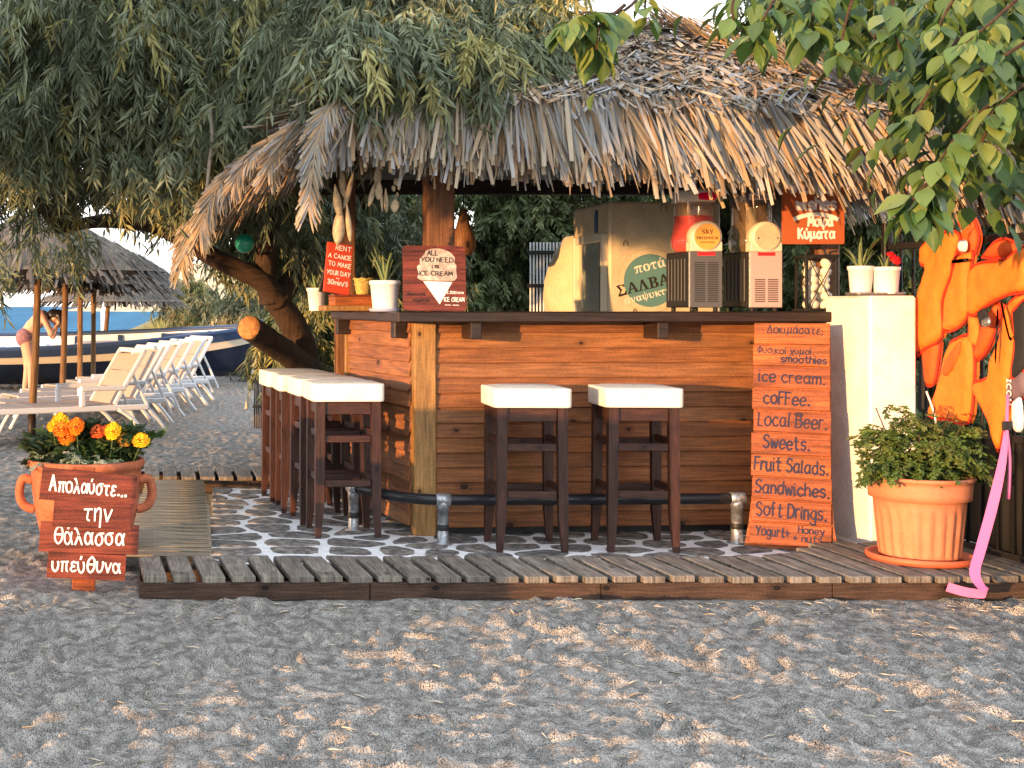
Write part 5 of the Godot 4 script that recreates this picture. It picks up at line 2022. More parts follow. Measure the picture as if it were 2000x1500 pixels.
func build_fridge() -> void:
	var x0: float = 2.613
	var f := thing("drinks_fridge", "cream drinks fridge with teal round logo and glass door", "fridge", Vector3(x0 + .32, 0.0, -8.0))
	var d0 := 7.75
	var d1 := 8.42
	var top := 1.80
	var st := tool()
	box_at(st, Vector3(x0 + .32, .93, -(d0 + d1) * .5), Vector3(.64, 1.74, d1 - d0 - .004), .012)
	done(st, "cabinet", M.cream, f, true)
	st = tool()
	box_at(st, Vector3(x0 + .32, .03, -(d0 + d1) * .5), Vector3(.6, .06, .44), .004)
	done(st, "base", M.black_plastic, f, true)
	# glass door on the face turned to the left
	var xl := x0 - .012
	for q in [[Vector3(xl, 1.62, -(d0 + .06)), Vector3(xl, .25, -(d0 + .06))], [Vector3(xl, 1.62, -(d1 - .1)), Vector3(xl, .25, -(d1 - .1))]]:
		st = tool()
		bar(st, q[0], q[1], .035, .03, .004)
		done(st, "door_frame", M.ivory, f, true)
	for y in [1.60, .27]:
		st = tool()
		bar(st, Vector3(xl, y, -(d0 + .08)), Vector3(xl, y, -(d1 - .12)), .03, .05, .004)
		done(st, "door_frame", M.ivory, f, true)
	st = tool()
	box_at(st, Vector3(xl + .004, .93, -(d0 + d1) * .5 + .02), Vector3(.006, 1.3, .30), .0)
	done(st, "door_glass", M.pane, f, true)
	st = tool()
	box_at(st, Vector3(xl + .0105, .93, -(d0 + d1) * .5 + .02), Vector3(.003, 1.3, .31), .0)
	done(st, "inside", mat(lin(.09, .07, .045), .5), f, true)
	st = tool()
	pad(st, rounded(.05, .14, .024, 5), .01, Transform3D(Basis(Vector3(0, 0, 1), Vector3.UP, Vector3(-1, 0, 0)), Vector3(x0 - .001, 1.70, -(d0 + .22))))
	done(st, "badge", mat(lin(.03, .06, .14), .4), f, true, true)
	# bowed side shell standing out behind the door
	st = tool()
	var rows := []
	var prof := [[.0, 1.64], [.055, 1.56], [.10, 1.46], [.128, 1.36], [.135, 1.26], [.12, 1.14], [.08, 1.02], [.05, .9], [.04, .3]]
	for p in prof:
		var row := []
		for j in 7:
			var t := j / 6.0
			row.append(Vector3(x0 + .012 - (p[0] + .005) * sin(PI * .5 * t), p[1], -(d1 - .02 + .22 * t)))
		rows.append(row)
	sheet(st, rows)
	done(st, "side_shell", M.cream, f, true, true)
	# round logo printed on the face towards the camera
	var c := Vector3(2.847, 1.347, -(d0 - .0015))
	for q in [[.185, M.cream_dark, 0.0], [.181, M.cream, .0008], [.152, M.teal, .0016]]:
		st = tool()
		var disc := []
		for j in 48:
			disc.append(Vector2(cos(TAU * j / 48), sin(TAU * j / 48)) * q[0])
		plate(st, disc, 0.0, Transform3D(Basis(), c + Vector3(0, 0, q[2])))
		done(st, "logo_disc", q[1], f, true)
	var tilt := Basis(Vector3(0, 0, 1), deg_to_rad(14.0))
	print_text(f, "ποτά", c + Vector3(-.005, .086, .003), tilt, .075, M.pale_stone, true)
	print_text(f, "ΣΑΛΒΑΝΟΥ", c + Vector3(.055, -.002, .004), tilt, .088, M.black_ink, true)
	print_text(f, "αναψυκτικά", c + Vector3(.012, -.078, .003), tilt, .055, M.pale_stone, true)
	# scuffs and small hand-drawn marks
	var mk := tool()
	for q in [[1222, 480, .03], [1296, 412, .04], [1240, 610, .02]]:
		var arc := []
		for j in 7:
			var an := PI * j / 6.0
			arc.append(Vector3((q[0] - 300.0) / 2640.0 * 7.75 + cos(an) * q[2] * .45, 1.2 - (q[1] - 598.0) / 2640.0 * 7.75 + sin(an) * q[2], -(d0 - .001)))
		tube(mk, arc, [.002], 4)
	done(mk, "scuff_marks", M.bearer[0], f, true, true)

func print_text(parent: Node3D, words: String, c: Vector3, basis_: Basis, size: float, m: Material, serif := false, bold := true) -> void:
	var t := TextMesh.new()
	var fo := SystemFont.new()
	fo.font_names = PackedStringArray(["Droid Serif" if serif else "Droid Sans"])
	fo.font_weight = 700 if bold else 400
	t.font = fo
	t.text = words
	t.font_size = 64
	t.pixel_size = size / 64.0
	t.depth = 0.0006
	t.curve_step = 2.0
	mesh_part("lettering", t, m, parent, Transform3D(basis_, c - parent.position))

func slush(n: String, label: String, c: Vector3, yaw: float, red: bool) -> void:
	var s := thing(n, label, "slush machine", c, yaw, "slush machines on the counter")
	var st := tool()
	# body: black sides, grey or pinkish front with vents
	box_at(st, Vector3(0, .165, -.09), Vector3(.17, .29, .30), .006)
	done(st, "body", M.black_plastic, s)
	st = tool()
	box_at(st, Vector3(0.0, .165, .066), Vector3(.168, .288, .012), .003)
	done(st, "front_panel", M.dark_grey if red else M.pink_grey, s)
	st = tool()
	box_at(st, Vector3(-.0865, .165, .064), Vector3(.004, .29, .014), .001)
	done(st, "front_edge", M.galvanised, s)
	for col in 2:
		for k in (22 if red else 13):
			st = tool()
			box_at(st, Vector3(-.034 + .068 * col, .052 + .0095 * k, .0725), Vector3(.054, .0045, .003), .0)
			done(st, "vent_slat", M.black_plastic, s)
	for k in 6:
		st = tool()
		box_at(st, Vector3(-.0865, .165, -.2 + .042 * k), Vector3(.004, .22, .008), .001)
		done(st, "side_rib", M.dark_grey, s)
	st = tool()
	box_at(st, Vector3(.0, .297, .073), Vector3(.09, .018, .002), .0)
	done(st, "red_tag", M.red_flower, s)
	for q in [[-.06, .04], [.06, .04], [-.06, -.2], [.06, -.2]]:
		st = tool()
		lathe(st, [[0, 0], [.012, 0], [.012, .02], [0, .02]], 10, Transform3D(Basis(), Vector3(q[0], 0, q[1])))
		done(st, "foot", M.black_plastic, s, false, true)
	# bowl
	st = tool()
	var bz := -.09
	lathe(st, [[.098, .312], [.112, .34], [.115, .38], [.105, .42], [.1, .46], [.1, .57]], 28, Transform3D(Basis(), Vector3(0, 0, bz)))
	done(st, "bowl", M.smoked, s, false, true)
	if red:
		st = tool()
		lathe(st, [[0.0, .314], [.094, .314], [.108, .34], [.111, .38], [.101, .42], [.096, .46], [.096, .5], [0.0, .5]], 28, Transform3D(Basis(), Vector3(0, 0, bz)))
		done(st, "syrup", M.syrup, s, false, true)
	else:
		st = tool()
		lathe(st, [[0.0, .314], [.03, .314], [.03, .55], [0, .55]], 14, Transform3D(Basis(), Vector3(0, 0, bz)))
		done(st, "spindle", M.cream_dark, s, false, true)
	st = tool()
	lathe(st, [[.106, .57], [.108, .572], [.108, .622], [.1, .632], [.04, .645], [0, .646]], 28, Transform3D(Basis(), Vector3(0, 0, bz)))
	done(st, "lid", M.ivory if red else M.dark_grey, s, false, true)
	if red:
		st = tool()
		pad(st, rounded(.10, .04, .018, 5), .004, Transform3D(Basis(), Vector3(.03, .597, bz + .106)))
		done(st, "lid_sticker", M.syrup, s, false, true)
	else:
		st = tool()
		box_at(st, Vector3(.0, .598, bz + .107), Vector3(.13, .034, .003), .001)
		var pl := done(st, "lid_label", M.ivory, s)
		print_text(pl, "FREEDOCIA", Vector3(0, .598, bz + .1095), Basis(), .02, M.black_ink)
	# round badge housing at the front
	st = tool()
	var prof := [[0.0, 0.0], [.074, 0.0], [.082, .008], [.082, .06], [.076, .068], [0, .07]]
	lathe(st, prof, 32, Transform3D(Basis(Vector3(1, 0, 0), PI / 2), Vector3(.005, .385, .0)))
	done(st, "badge_housing", M.ivory, s, false, true)
	st = tool()
	box_at(st, Vector3(.005, .335, .034), Vector3(.164, .05, .066), .004)
	done(st, "badge_foot", M.ivory, s)
	st = tool()
	var disc := []
	for j in 40:
		disc.append(Vector2(cos(TAU * j / 40), sin(TAU * j / 40)) * .066)
	plate(st, disc, .003, Transform3D(Basis(), Vector3(.005, .385, .0725)))
	var badge := done(st, "badge", mat(lin(.75, .38, .08), .5) if red else M.cream, s)
	if red:
		print_text(badge, "Sky", Vector3(.005, .412, .0745), Basis(Vector3(0, 0, 1), .12), .034, M.red_board[0], true)
		print_text(badge, "FREEDOCIA", Vector3(.005, .378, .0745), Basis(), .021, M.black_ink)
		print_text(badge, "FRESH DRINKS", Vector3(.005, .356, .0745), Basis(), .011, M.red_board[0])
	else:
		for x in [-.045, .055]:
			st = tool()
			lathe(st, [[0, 0], [.006, 0], [.006, .003], [0, .003]], 10, Transform3D(Basis(Vector3(1, 0, 0), PI / 2), Vector3(x, .38, .073)))
			done(st, "screw", M.galvanised, s, false, true)

# ---------------------------------------------------------------- signs
func build_signs() -> void:
	# boards on a stake in the sand
	var g := thing("beach_sign", "red brown beach sign of four hand-lettered boards on a stake", "sign", Vector3(-0.295, 0.0, -5.68))
	var st := tool()
	box_at(st, Vector3(0, .22, -.02), Vector3(.098, .6, .022), .003)
	done(st, "stake", M.menu_board[2], g)
	var boards := [[172.5, 951, .405, .138, -.075, "Απολαύστε...", .062, .32], [181, 1004, .335, .118, -.035, "την", .075, .115], [174, 1050, .42, .128, -.025, "θάλασσα", .072, .29], [169, 1104, .333, .114, -.03, "υπεύθυνα", .062, .285]]
	for i in 4:
		var q: Array = boards[i]
		st = tool()
		var c := Vector3((q[0] - 300.0) / 2640.0 * 5.68 - g.position.x, 1.2 - (q[1] - 598.0) / 2640.0 * 5.68, 0.006 + .004 * (i % 2))
		var bs := Basis(Vector3(0, 0, 1), q[4])
		var hw: float = q[2] * .5
		var hh: float = q[3] * .5
		plate(st, [Vector2(-hw, -hh + .004), Vector2(hw - .004, -hh), Vector2(hw, hh - .008), Vector2(-hw + .006, hh)], .02, Transform3D(bs, c))
		var pl := done(st, "board", M.red_board[i % 3], g)
		st = tool()
		letters(st, q[5], Transform3D(bs, c + bs * Vector3(-q[7] * .5 + (.0 if i != 1 else .02), -.025, .011)), q[6], q[7], .0078, 0.8)
		done(st, "lettering", M.white_ink, pl)
	# ice cream sign on the counter, leaning against the roof post
	var ic := thing("ice_cream_sign", "red wooden sign with painted ice cream cone leaning on the counter", "sign", Vector3(1.424, 1.1725, -6.86))
	var lean := Basis(Vector3(1, 0, 0), deg_to_rad(-9.0)) * Basis(Vector3(0, 0, 1), deg_to_rad(-1.0))
	st = tool()
	plate(st, rounded(.318, .335, .02, 4), .014, Transform3D(lean, Vector3(0, .168, 0)))
	var panel := done(st, "panel", M.red_board[1], ic)
	var face := Transform3D(lean, Vector3(0, .168, 0)) * Transform3D(Basis(), Vector3(0, 0, .0072))
	st = tool()
	var scoop := []
	for p in [[-.075, .0], [-.098, .012], [-.093, .035], [-.1, .07], [-.085, .085], [-.085, .11], [-.062, .135], [-.05, .155], [-.01, .166], [.035, .162], [.07, .145], [.092, .12], [.09, .095], [.1, .08], [.098, .05], [.1, .04], [.1, .015], [.085, .0]]:
		scoop.append(Vector2(p[0], p[1]))
	scoop = curve(scoop, 3)
	plate(st, scoop, 0.0, face * Transform3D(Basis(), Vector3(.012, -.012, .0006)))
	done(st, "painted_scoop", M.white_ink_pink, panel)
	st = tool()
	plate(st, [Vector2(-.07, -.01), Vector2(.078, -.012), Vector2(.012, -.128)], 0.0, face * Transform3D(Basis(), Vector3(.012, -.006, .001)))
	done(st, "painted_cone", M.white_ink, panel)
	for q in [["ALL", -.035, .118, .024, .052], ["YOU NEED", -.07, .084, .022, .165], ["is", -.012, .052, .022, .034], ["ICE CREAM", -.078, .014, .022, .17]]:
		st = tool()
		letters(st, q[0], face * Transform3D(Basis(), Vector3(q[1], q[2], .001)), q[3], q[4], .0042, .9)
		done(st, "lettering", M.black_ink, panel)
	for q in [["2.50€/one", .06, -.078, .013, .085, .0025], ["ICE CREAM", .048, -.118, .02, .1, .0036], ["~~", .05, -.138, .01, .07, .003]]:
		st = tool()
		letters(st, q[0], face * Transform3D(Basis(), Vector3(q[1], q[2], .0012)), q[3], q[4], q[5], .9)
		done(st, "lettering", M.white_ink, panel)
	for q in [["Παγωτά".replace("Π", "π").replace("γ", "ν").replace("ω", "ο"), -.14, -.09, .017, .09, .003], ["κυματα", -.11, -.12, .016, .08, .0025]]:
		st = tool()
		letters(st, q[0], face * Transform3D(Basis(), Vector3(q[1], q[2], .0012)), q[3], q[4], q[5], .9)
		done(st, "lettering", M.black_ink, panel)
	# canoe sign standing on the crate
	var cn := thing("canoe_sign", "narrow red canoe rental sign with white capitals on the crate", "sign", Vector3(1.045, 1.268, -7.66), deg_to_rad(14.0))
	var cb := Basis(Vector3(1, 0, 0), deg_to_rad(-10.0)) * Basis(Vector3(0, 0, 1), deg_to_rad(-9.0))
	st = tool()
	box(st, Transform3D(cb, Vector3(.0, .145, 0)), Vector3(.152, .29, .02), .002)
	var cp := done(st, "panel", M.menu_board[2], cn)
	(cp as MeshInstance3D).material_override = mat(lin(.55, .06, .025), .6)
	st = tool()
	box(st, Transform3D(Basis(Vector3(1, 0, 0), deg_to_rad(16.0)) * Basis(Vector3(0, 0, 1), deg_to_rad(-9.0)), Vector3(.004, .135, -.075)), Vector3(.12, .27, .012), .002)
	done(st, "prop_panel", M.black_plastic, cn)
	var cf := Transform3D(cb, Vector3(0, .145, 0)) * Transform3D(Basis(), Vector3(0, 0, .0105))
	for q in [["RENT", -.028, .105, .026, .092], ["A CANOE", -.068, .055, .025, .138], ["TO MAKE", -.062, .008, .025, .132], ["YOUR DAY", -.07, -.042, .025, .14], ["~", -.01, -.062, .012, .018], ["30min/5", -.06, -.098, .025, .12]]:
		st = tool()
		letters(st, q[0], cf * Transform3D(Basis(), Vector3(q[1], q[2], 0)), q[3], q[4], .0048, .8)
		done(st, "lettering", M.white_ink, cp)
	# sign hanging under the eave
	var hs := thing("hanging_sign", "brown red board with carved white lettering hanging under the eave", "sign", Vector3(3.405, 1.52, -6.98))
	st = tool()
	plate(st, rounded(.315, .36, .008, 2), .02, Transform3D(Basis(), Vector3(0, .18, 0)))
	var hp := done(st, "panel", mat(lin(.40, .10, .03), .6), hs)
	for x in [-.12, .12]:
		st = tool()
		tube(st, [Vector3(x, .35, 0), Vector3(x, .50, -.03)], [.003], 5)
		done(st, "cord", M.webbing, hs, false, true)
	for q in [["Starfish", -.12, .265, .06, .24, .014], ["wishes", -.09, .178, .06, .2, .014], ["Μοίρα", -.03, .095, .05, .125, .011], ["Κύματα", -.08, .03, .05, .185, .011]]:
		st = tool()
		letters(st, q[0], Transform3D(Basis(), Vector3(q[1], q[2], .0105)), q[3], q[4], q[5], .5)
		done(st, "lettering", M.white_ink, hp)
	st = tool()
	var bow := []
	for k in 13:
		var u := -1.0 + k / 6.0
		bow.append(Vector2(u * .12, .165 - u * u * .028))
	for k in range(12, -1, -1):
		var u := -1.0 + k / 6.0
		bow.append(Vector2(u * .115 - u * .004, .143 - u * u * .026))
	plate(st, bow, .004, Transform3D(Basis(), Vector3(0.01, .0, .0125)))
	done(st, "carved_bow", M.white_ink, hp)
	build_menu()

func build_menu() -> void:
	# ten lettered boards nailed to a tall panel that leans against the bar
	var m := thing("menu_board", "tall orange menu board of ten hand-lettered planks leaning against the bar", "menu board", Vector3(3.05, 0.035, -6.47))
	var h := 1.105
	var lean := Basis(Vector3(0, 1, 0), deg_to_rad(-26.0)) * Basis(Vector3(1, 0, 0), deg_to_rad(-12.5))
	var f := Transform3D(lean, Vector3(0, 0, 0))
	var st := tool()
	var back := []
	for p in [[-.205, 0.0], [.205, -.0], [.185, .12], [.175, .3], [.172, h], [-.165, h], [-.168, .3], [-.185, .12]]:
		back.append(Vector2(p[0], p[1]))
	plate(st, back, .018, f)
	done(st, "back_panel", M.menu_board[1], m)
	var rows := [["Δοκιμάσατε;", "", .03, .058, .26], ["Φυσικοί χυμοί.", "smoothies", 0, 0, 0], ["ice cream.", "", .055, .055, .29], ["coFFee.", "", .06, .052, .2], ["Local Beer.", "", .065, .05, .30], ["Sweets.", "", .062, .052, .2], ["Fruit Salads.", "", .062, .04, .32], ["Sandwiches.", "", .06, .04, .32], ["Soft Drings.", "", .064, .04, .30], ["Yogurt+", "Honey + nuts.", 0, 0, 0]]
	for i in 10:
		var q: Array = rows[i]
		var hh := .1025
		var y := h - .056 - i * .1092
		var wd := .336 + .002 * i + rr(-.003, .003)
		var c := f * Transform3D(Basis(Vector3(0, 0, 1), rr(-.012, .004)), Vector3(rr(-.003, .003), y, .017))
		st = tool()
		box(st, c, Vector3(wd, hh, .014), .002)
		var pl := done(st, "plank", pick("menu_board"), m)
		var on := func(x: float, yy: float) -> Transform3D: return c * Transform3D(Basis(Vector3(0, 0, 1), -.03), Vector3(x, yy, .0074))
		st = tool()
		var pen := .0085
		if i == 0:
			letters(st, q[0], on.call(-.11, .005), .038, .245, .0045, .7)
		elif i == 1:
			letters(st, q[0], on.call(-.15, .012), .032, .25, .0042, .7)
			letters(st, q[1], on.call(-.045, -.032), .034, .2, .0065, .6)
		elif i == 9:
			letters(st, q[0], on.call(-.15, -.008), .044, .145, .0068, .6)
			letters(st, "Honey", on.call(.035, .014), .032, .11, .006, .6)
			letters(st, "+ nuts.", on.call(.012, -.026), .032, .135, .0056, .6)
		else:
			if i == 2 or i == 4:
				pen = .0072
			letters(st, q[0], on.call(-q[4] * .5 - (.02 if i in [3, 5] else .0), -.022), q[2], q[4], pen, .6)
		done(st, "lettering", M.ink, pl)

# ---------------------------------------------------------------- planted pots
func build_pots() -> void:
	var tiny := [sprig(26, 0.16, 0.024, 0.011, 0.1, 1.0, 21, .3), sprig(22, 0.13, 0.022, 0.012, 0.2, 1.0, 22, .3)]
	# fluted pot with a shrub, right of the menu
	var px: float = 3.343
	var p := thing("shrub_pot", "fluted terracotta pot with a small-leaved green shrub on the boardwalk", "plant pot", Vector3(px, 0.093, -5.9))
	var st := tool()
	lathe(st, [[0, 0], [.20, 0], [.212, .012], [.212, .03], [.204, .03], [.196, .014], [0, .012]], 40)
	done(st, "saucer", M.saucer, p, false, true)
	st = tool()
	var prof := [[0.0, .018], [.152, .018], [.158, .026], [.16, .04], [.165, .08], [.171, .15], [.176, .2], [.179, .24], [.181, .262], [.185, .27], [.1995, .274], [.201, .30], [.2035, .335], [.2035, .352], [.212, .354], [.214, .368], [.205, .372], [.198, .366], [.192, .34], [0.0, .335]]
	lathe(st, prof, 96, Transform3D(), .010, 22, 3, 6)
	done(st, "pot", M.terracotta_soft, p, false, true)
	st = tool()
	lathe(st, [[0, .345], [.19, .342]], 24)
	done(st, "soil", M.soil, p, false, true)
	for k in 9:
		st = tool()
		var a := TAU * k / 9.0
		tube(st, curve([Vector3(cos(a) * .03, .33, sin(a) * .03), Vector3(cos(a) * .09, .45, sin(a) * .09), Vector3(cos(a) * .17, .56 + .05 * (k % 3), sin(a) * .17)], 4), [.005, .004, .0025], 5)
		done(st, "stem", M.bark_bent[0], p, false, true)
	var greens := [Color(.075, .125, .03), Color(.10, .155, .035), Color(.06, .095, .025), Color(.15, .18, .05)]
	var o := p.position
	crown(p, [[o + Vector3(-.05, .50, .02), Vector3(.15, .11, .14), 120], [o + Vector3(.11, .50, 0), Vector3(.13, .09, .13), 85], [o + Vector3(-.15, .43, .05), Vector3(.12, .06, .1), 75], [o + Vector3(-.02, .60, 0), Vector3(.08, .07, .08), 26], [o + Vector3(.17, .56, 0), Vector3(.07, .05, .07), 18], [o + Vector3(.0, .43, .1), Vector3(.16, .06, .08), 90], [o + Vector3(-.10, .66, 0), Vector3(.03, .06, .03), 5], [o + Vector3(.2, .44, 0), Vector3(.06, .05, .08), 26]], tiny, M.small_leaf, greens, 1.0, .6)
	# two-handled urn with marigolds, behind the beach sign
	var ux: float = -0.312
	var u := thing("flower_urn", "two-handled terracotta urn full of orange and yellow flowers", "flower pot", Vector3(ux, 0.0, -6.25))
	st = tool()
	lathe(st, [[0, -.02], [.15, -.02], [.165, .03], [.205, .13], [.235, .25], [.25, .36], [.254, .43], [.252, .455], [.268, .462], [.274, .48], [.268, .496], [.25, .498], [.24, .48], [.236, .43], [0, .42]], 48)
	done(st, "urn", M.terracotta, u, false, true)
	for s in [-1.0, 1.0]:
		st = tool()
		tube(st, curve([Vector3(s * .245, .40, .03), Vector3(s * .29, .405, .03), Vector3(s * .305, .34, .03), Vector3(s * .285, .285, .03), Vector3(s * .235, .265, .03)], 5), [.021], 10)
		done(st, "handle", M.terracotta, u, false, true)
	st = tool()
	lathe(st, [[0, .45], [.238, .44]], 24)
	done(st, "soil", M.soil, u, false, true)
	var uo := u.position
	var broad := [sprig(22, 0.12, 0.045, 0.02, 0.0, 1.1, 31, .3), sprig(18, 0.1, 0.05, 0.018, 0.1, 1.1, 32, .3)]
	crown(u, [[uo + Vector3(0, .50, .0), Vector3(.19, .05, .15), 170], [uo + Vector3(.06, .57, -.02), Vector3(.14, .06, .1), 110], [uo + Vector3(.18, .56, 0), Vector3(.06, .06, .06), 50], [uo + Vector3(-.14, .56, -.02), Vector3(.07, .05, .07), 50]], broad, M.small_leaf, [Color(.035, .06, .02), Color(.05, .085, .025), Color(.03, .045, .02)], 1.25, .5)
	crown(u, [[uo + Vector3(-.13, .505, .12), Vector3(.12, .05, .09), 130], [uo + Vector3(.0, .50, .17), Vector3(.12, .035, .06), 90]], tiny, M.small_leaf, [Color(.20, .27, .18), Color(.28, .33, .24), Color(.42, .44, .36)], .6, .6)
	var flowers := [[118, 824, "y"], [103, 833, "y"], [122, 842, "o"], [131, 856, "o"], [150, 834, "o"], [193, 846, "r"], [222, 843, "y"], [243, 861, "g"], [276, 863, "y"], [210, 846, "r"], [134, 834, "y"]]
	var pom := pompom()
	var cols := {"y": mat(lin(.85, .55, .02), .7), "o": mat(lin(.86, .24, .01), .7), "r": mat(lin(.75, .14, .03), .7), "g": mat(lin(.7, .36, .06), .7)}
	for q in flowers:
		var big: float = {"y": .04, "o": .04, "r": .038, "g": .034}[q[2]]
		if q[0] in [103, 134]:
			big = .026
		var fd := 6.25 - .10 + .06 * sin(q[0] * .7)
		var at_ := Vector3((q[0] - 300.0) / 2640.0 * fd, 1.2 - (q[1] - 598.0) / 2640.0 * fd, -fd)
		var fl := mesh_part("flower", pom, cols[q[2]], u, Transform3D(Basis.from_euler(Vector3(rr(.5, 1.1), rr(-.6, .3), 0)).scaled(Vector3.ONE * big), at_ - uo))
		if q[2] == "g":
			var c := tool()
			lathe(c, [[0, .1], [.42, .12], [.4, .32], [0, .36]], 12)
			c.generate_normals()
			mesh_part("flower_eye", c.commit(), M.soil, fl)
		var s2 := tool()
		tube(s2, [at_ - uo - Vector3(0, .004, 0), Vector3((at_.x - uo.x) * .8, .46, (at_.z - uo.z) * .8)], [.003], 5)
		done(s2, "flower_stem", mat(lin(.06, .1, .03), .7), u, false, true)
	# rush mat laid between the boardwalks
	var rm := thing("rush_mat", "pale rush mat laid over the gap between the two boardwalks", "mat", Vector3(0.08, 0.07, -7.4))
	st = tool()
	var rows := []
	for j in 90:
		var t := j / 89.0
		var d := lerpf(6.06, 8.70, t)
		var half := .195 + .012 * sin(t * 5.0)
		var row := []
		for i in 9:
			var x := 0.06 + .08 * t + (i / 4.0 - 1.0) * half + .003 * sin(t * 17.0)
			row.append(Vector3(x, .078 + .004 * sin(i * .7) + .010 * sin(t * PI) + (.0006 if j % 2 == 0 else 0.0), -d))
		rows.append(row)
	sheet(st, rows)
	done(st, "mat_sheet", M.mat_straw, rm, true, true)
	for k in 26:
		st = tool()
		var d := lerpf(6.07, 8.69, k / 25.0)
		var t := (d - 6.06) / 2.64
		tube(st, [Vector3(0.06 + .08 * t - .19, .079 + .010 * sin(t * PI), -d), Vector3(0.06 + .08 * t + .19, .080 + .010 * sin(t * PI), -d)], [.004], 5)
		done(st, "cane", M.mat_straw, rm, true, true)

func pompom() -> ArrayMesh:
	var st := tool()
	var r := RandomNumberGenerator.new()
	r.seed = 4
	for ring in 6:
		var el := ring / 6.0 * PI * .5
		var n := int(lerpf(18, 4, ring / 5.0))
		for k in n:
			var a := TAU * (k + .5 * (ring % 2)) / n + r.randf_range(-.1, .1)
			var dir := Vector3(cos(a) * cos(el), sin(el) * .75 + .05, sin(a) * cos(el)).normalized()
			var side := Vector3(-sin(a), 0, cos(a))
			var up := dir.cross(side)
			var w := .26 * r.randf_range(.8, 1.2)
			var b := dir * .25
			var e := dir * r.randf_range(.85, 1.05)
			quad(st, b - side * w * .5, b + side * w * .5, e + side * w + up * .06, e - side * w + up * .06, Vector3(0, -9, 0))
			tri(st, e - side * w + up * .06, e + side * w + up * .06, e + dir * .12 - up * .1, dir)
	return st.commit()

# ---------------------------------------------------------------- pillar, gate and life jackets
func build_gate_and_vests() -> void:
	var p := thing("white_pillar", "whitewashed masonry pillar between the bar and the gate", "pillar", Vector3(3.52, 0.0, -6.65))
	var st := tool()
	box_at(st, Vector3(3.52, .62, -6.645), Vector3(.225, 1.26, .43), .012)
	done(st, "shaft", M.white_paint, p, true)
	# raised seams of the blockwork
	for k in 5:
		st = tool()
		box_at(st, Vector3(3.4065, .25 + .2 * k, -6.645), Vector3(.003, .005, .40), .001)
		done(st, "seam", M.white_paint, p, true)
	st = tool()
	box_at(st, Vector3(3.52, .03, -6.645), Vector3(.26, .06, .47), .01)
	done(st, "foot", M.white_paint, p, true)
	# grey tray with two pots on the pillar
	var tray := thing("plant_tray", "grey tray under the two white pots on the pillar", "tray", Vector3(3.512, 1.2505, -6.58))
	st = tool()
	plate(st, rounded(.235, .13, .02, 4), .008, Transform3D(Basis(Vector3(1, 0, 0), -PI / 2), Vector3(0, .005, 0)))
	done(st, "tray_base", M.dark_grey, tray)
	st = tool()
	var rim := []
	for q in rounded(.235, .13, .02, 4):
		rim.append(Vector3(q.x, .012, q.y))
	rim.append(rim[0])
	tube(st, rim, [.005], 6, 0.0, false)
	done(st, "tray_rim", M.galvanised, tray, false, true)
	var a := cylinder_pot("aloe_pot", "aloe in white pot on the pillar, beside the pot with red flower", Vector3(3.442, 1.260, -6.58), .045, .057, .135, M.white_plastic)
	pot_plant_aloe(a, a.position + Vector3(0, .12, 0), 8, .17, 12)
	var b := cylinder_pot("flower_pot", "white pot with red flower on the pillar beside the gate", Vector3(3.553, 1.260, -6.56), .052, .063, .130, M.white_plastic)
	pot_plant_aloe(b, b.position + Vector3(0, .12, 0), 4, .08, 17)
	var pom := pompom()
	for q in [[.03, .16, .02, .028], [.045, .15, -.01, .022], [.022, .185, .0, .02]]:
		mesh_part("red_flower", pom, M.red_flower, b, Transform3D(Basis.from_euler(Vector3(.6, q[0] * 20.0, 0)).scaled(Vector3.ONE * q[3]), Vector3(q[0], q[1], q[2])))
	# iron gate fence running towards the camera
	var g := thing("iron_fence", "black wrought iron fence with upright bars beside the white pillar", "fence", Vector3(3.80, 0.0, -6.0))
	for y in [.10, .62, 1.50]:
		st = tool()
		bar(st, Vector3(3.80, y, -4.6), Vector3(3.72, y, -6.86), .02, .035, .003)
		done(st, "rail", M.iron, g, true)
	for k in 22:
		st = tool()
		var t := k / 21.0
		var x := lerpf(3.80, 3.72, t)
		var d := lerpf(4.65, 6.84, t)
		tube(st, [Vector3(x, .02, -d), Vector3(x, 1.56, -d)], [.008], 6)
		done(st, "upright_bar", M.iron, g, true, true)
		if k % 2 == 0:
			st = tool()
			var sp := []
			for j in 22:
				var an := j * .55
				var rad := .048 * (1.0 - j / 26.0)
				sp.append(Vector3(x - .012, .52 + sin(an) * rad, -d - .05 + cos(an) * rad))
			tube(st, sp, [.005], 5)
			done(st, "scroll", M.iron, g, true, true)
	st = tool()
	box(st, Transform3D(Basis(Vector3.UP, -.0354), Vector3(3.772, .36, -5.73)), Vector3(.004, .50, 2.2), .0)
	done(st, "sheet_panel", M.iron, g, true)
	for d in [4.6, 6.86]:
		st = tool()
		bar(st, Vector3(3.80 if d < 5.0 else 3.72, .0, -d), Vector3(3.80 if d < 5.0 else 3.72, 1.62, -d), .04, .04, .004)
		done(st, "gate_post", M.iron, g, true)
	M.binding = mat(lin(.5, .035, .012), .8)
	vests()

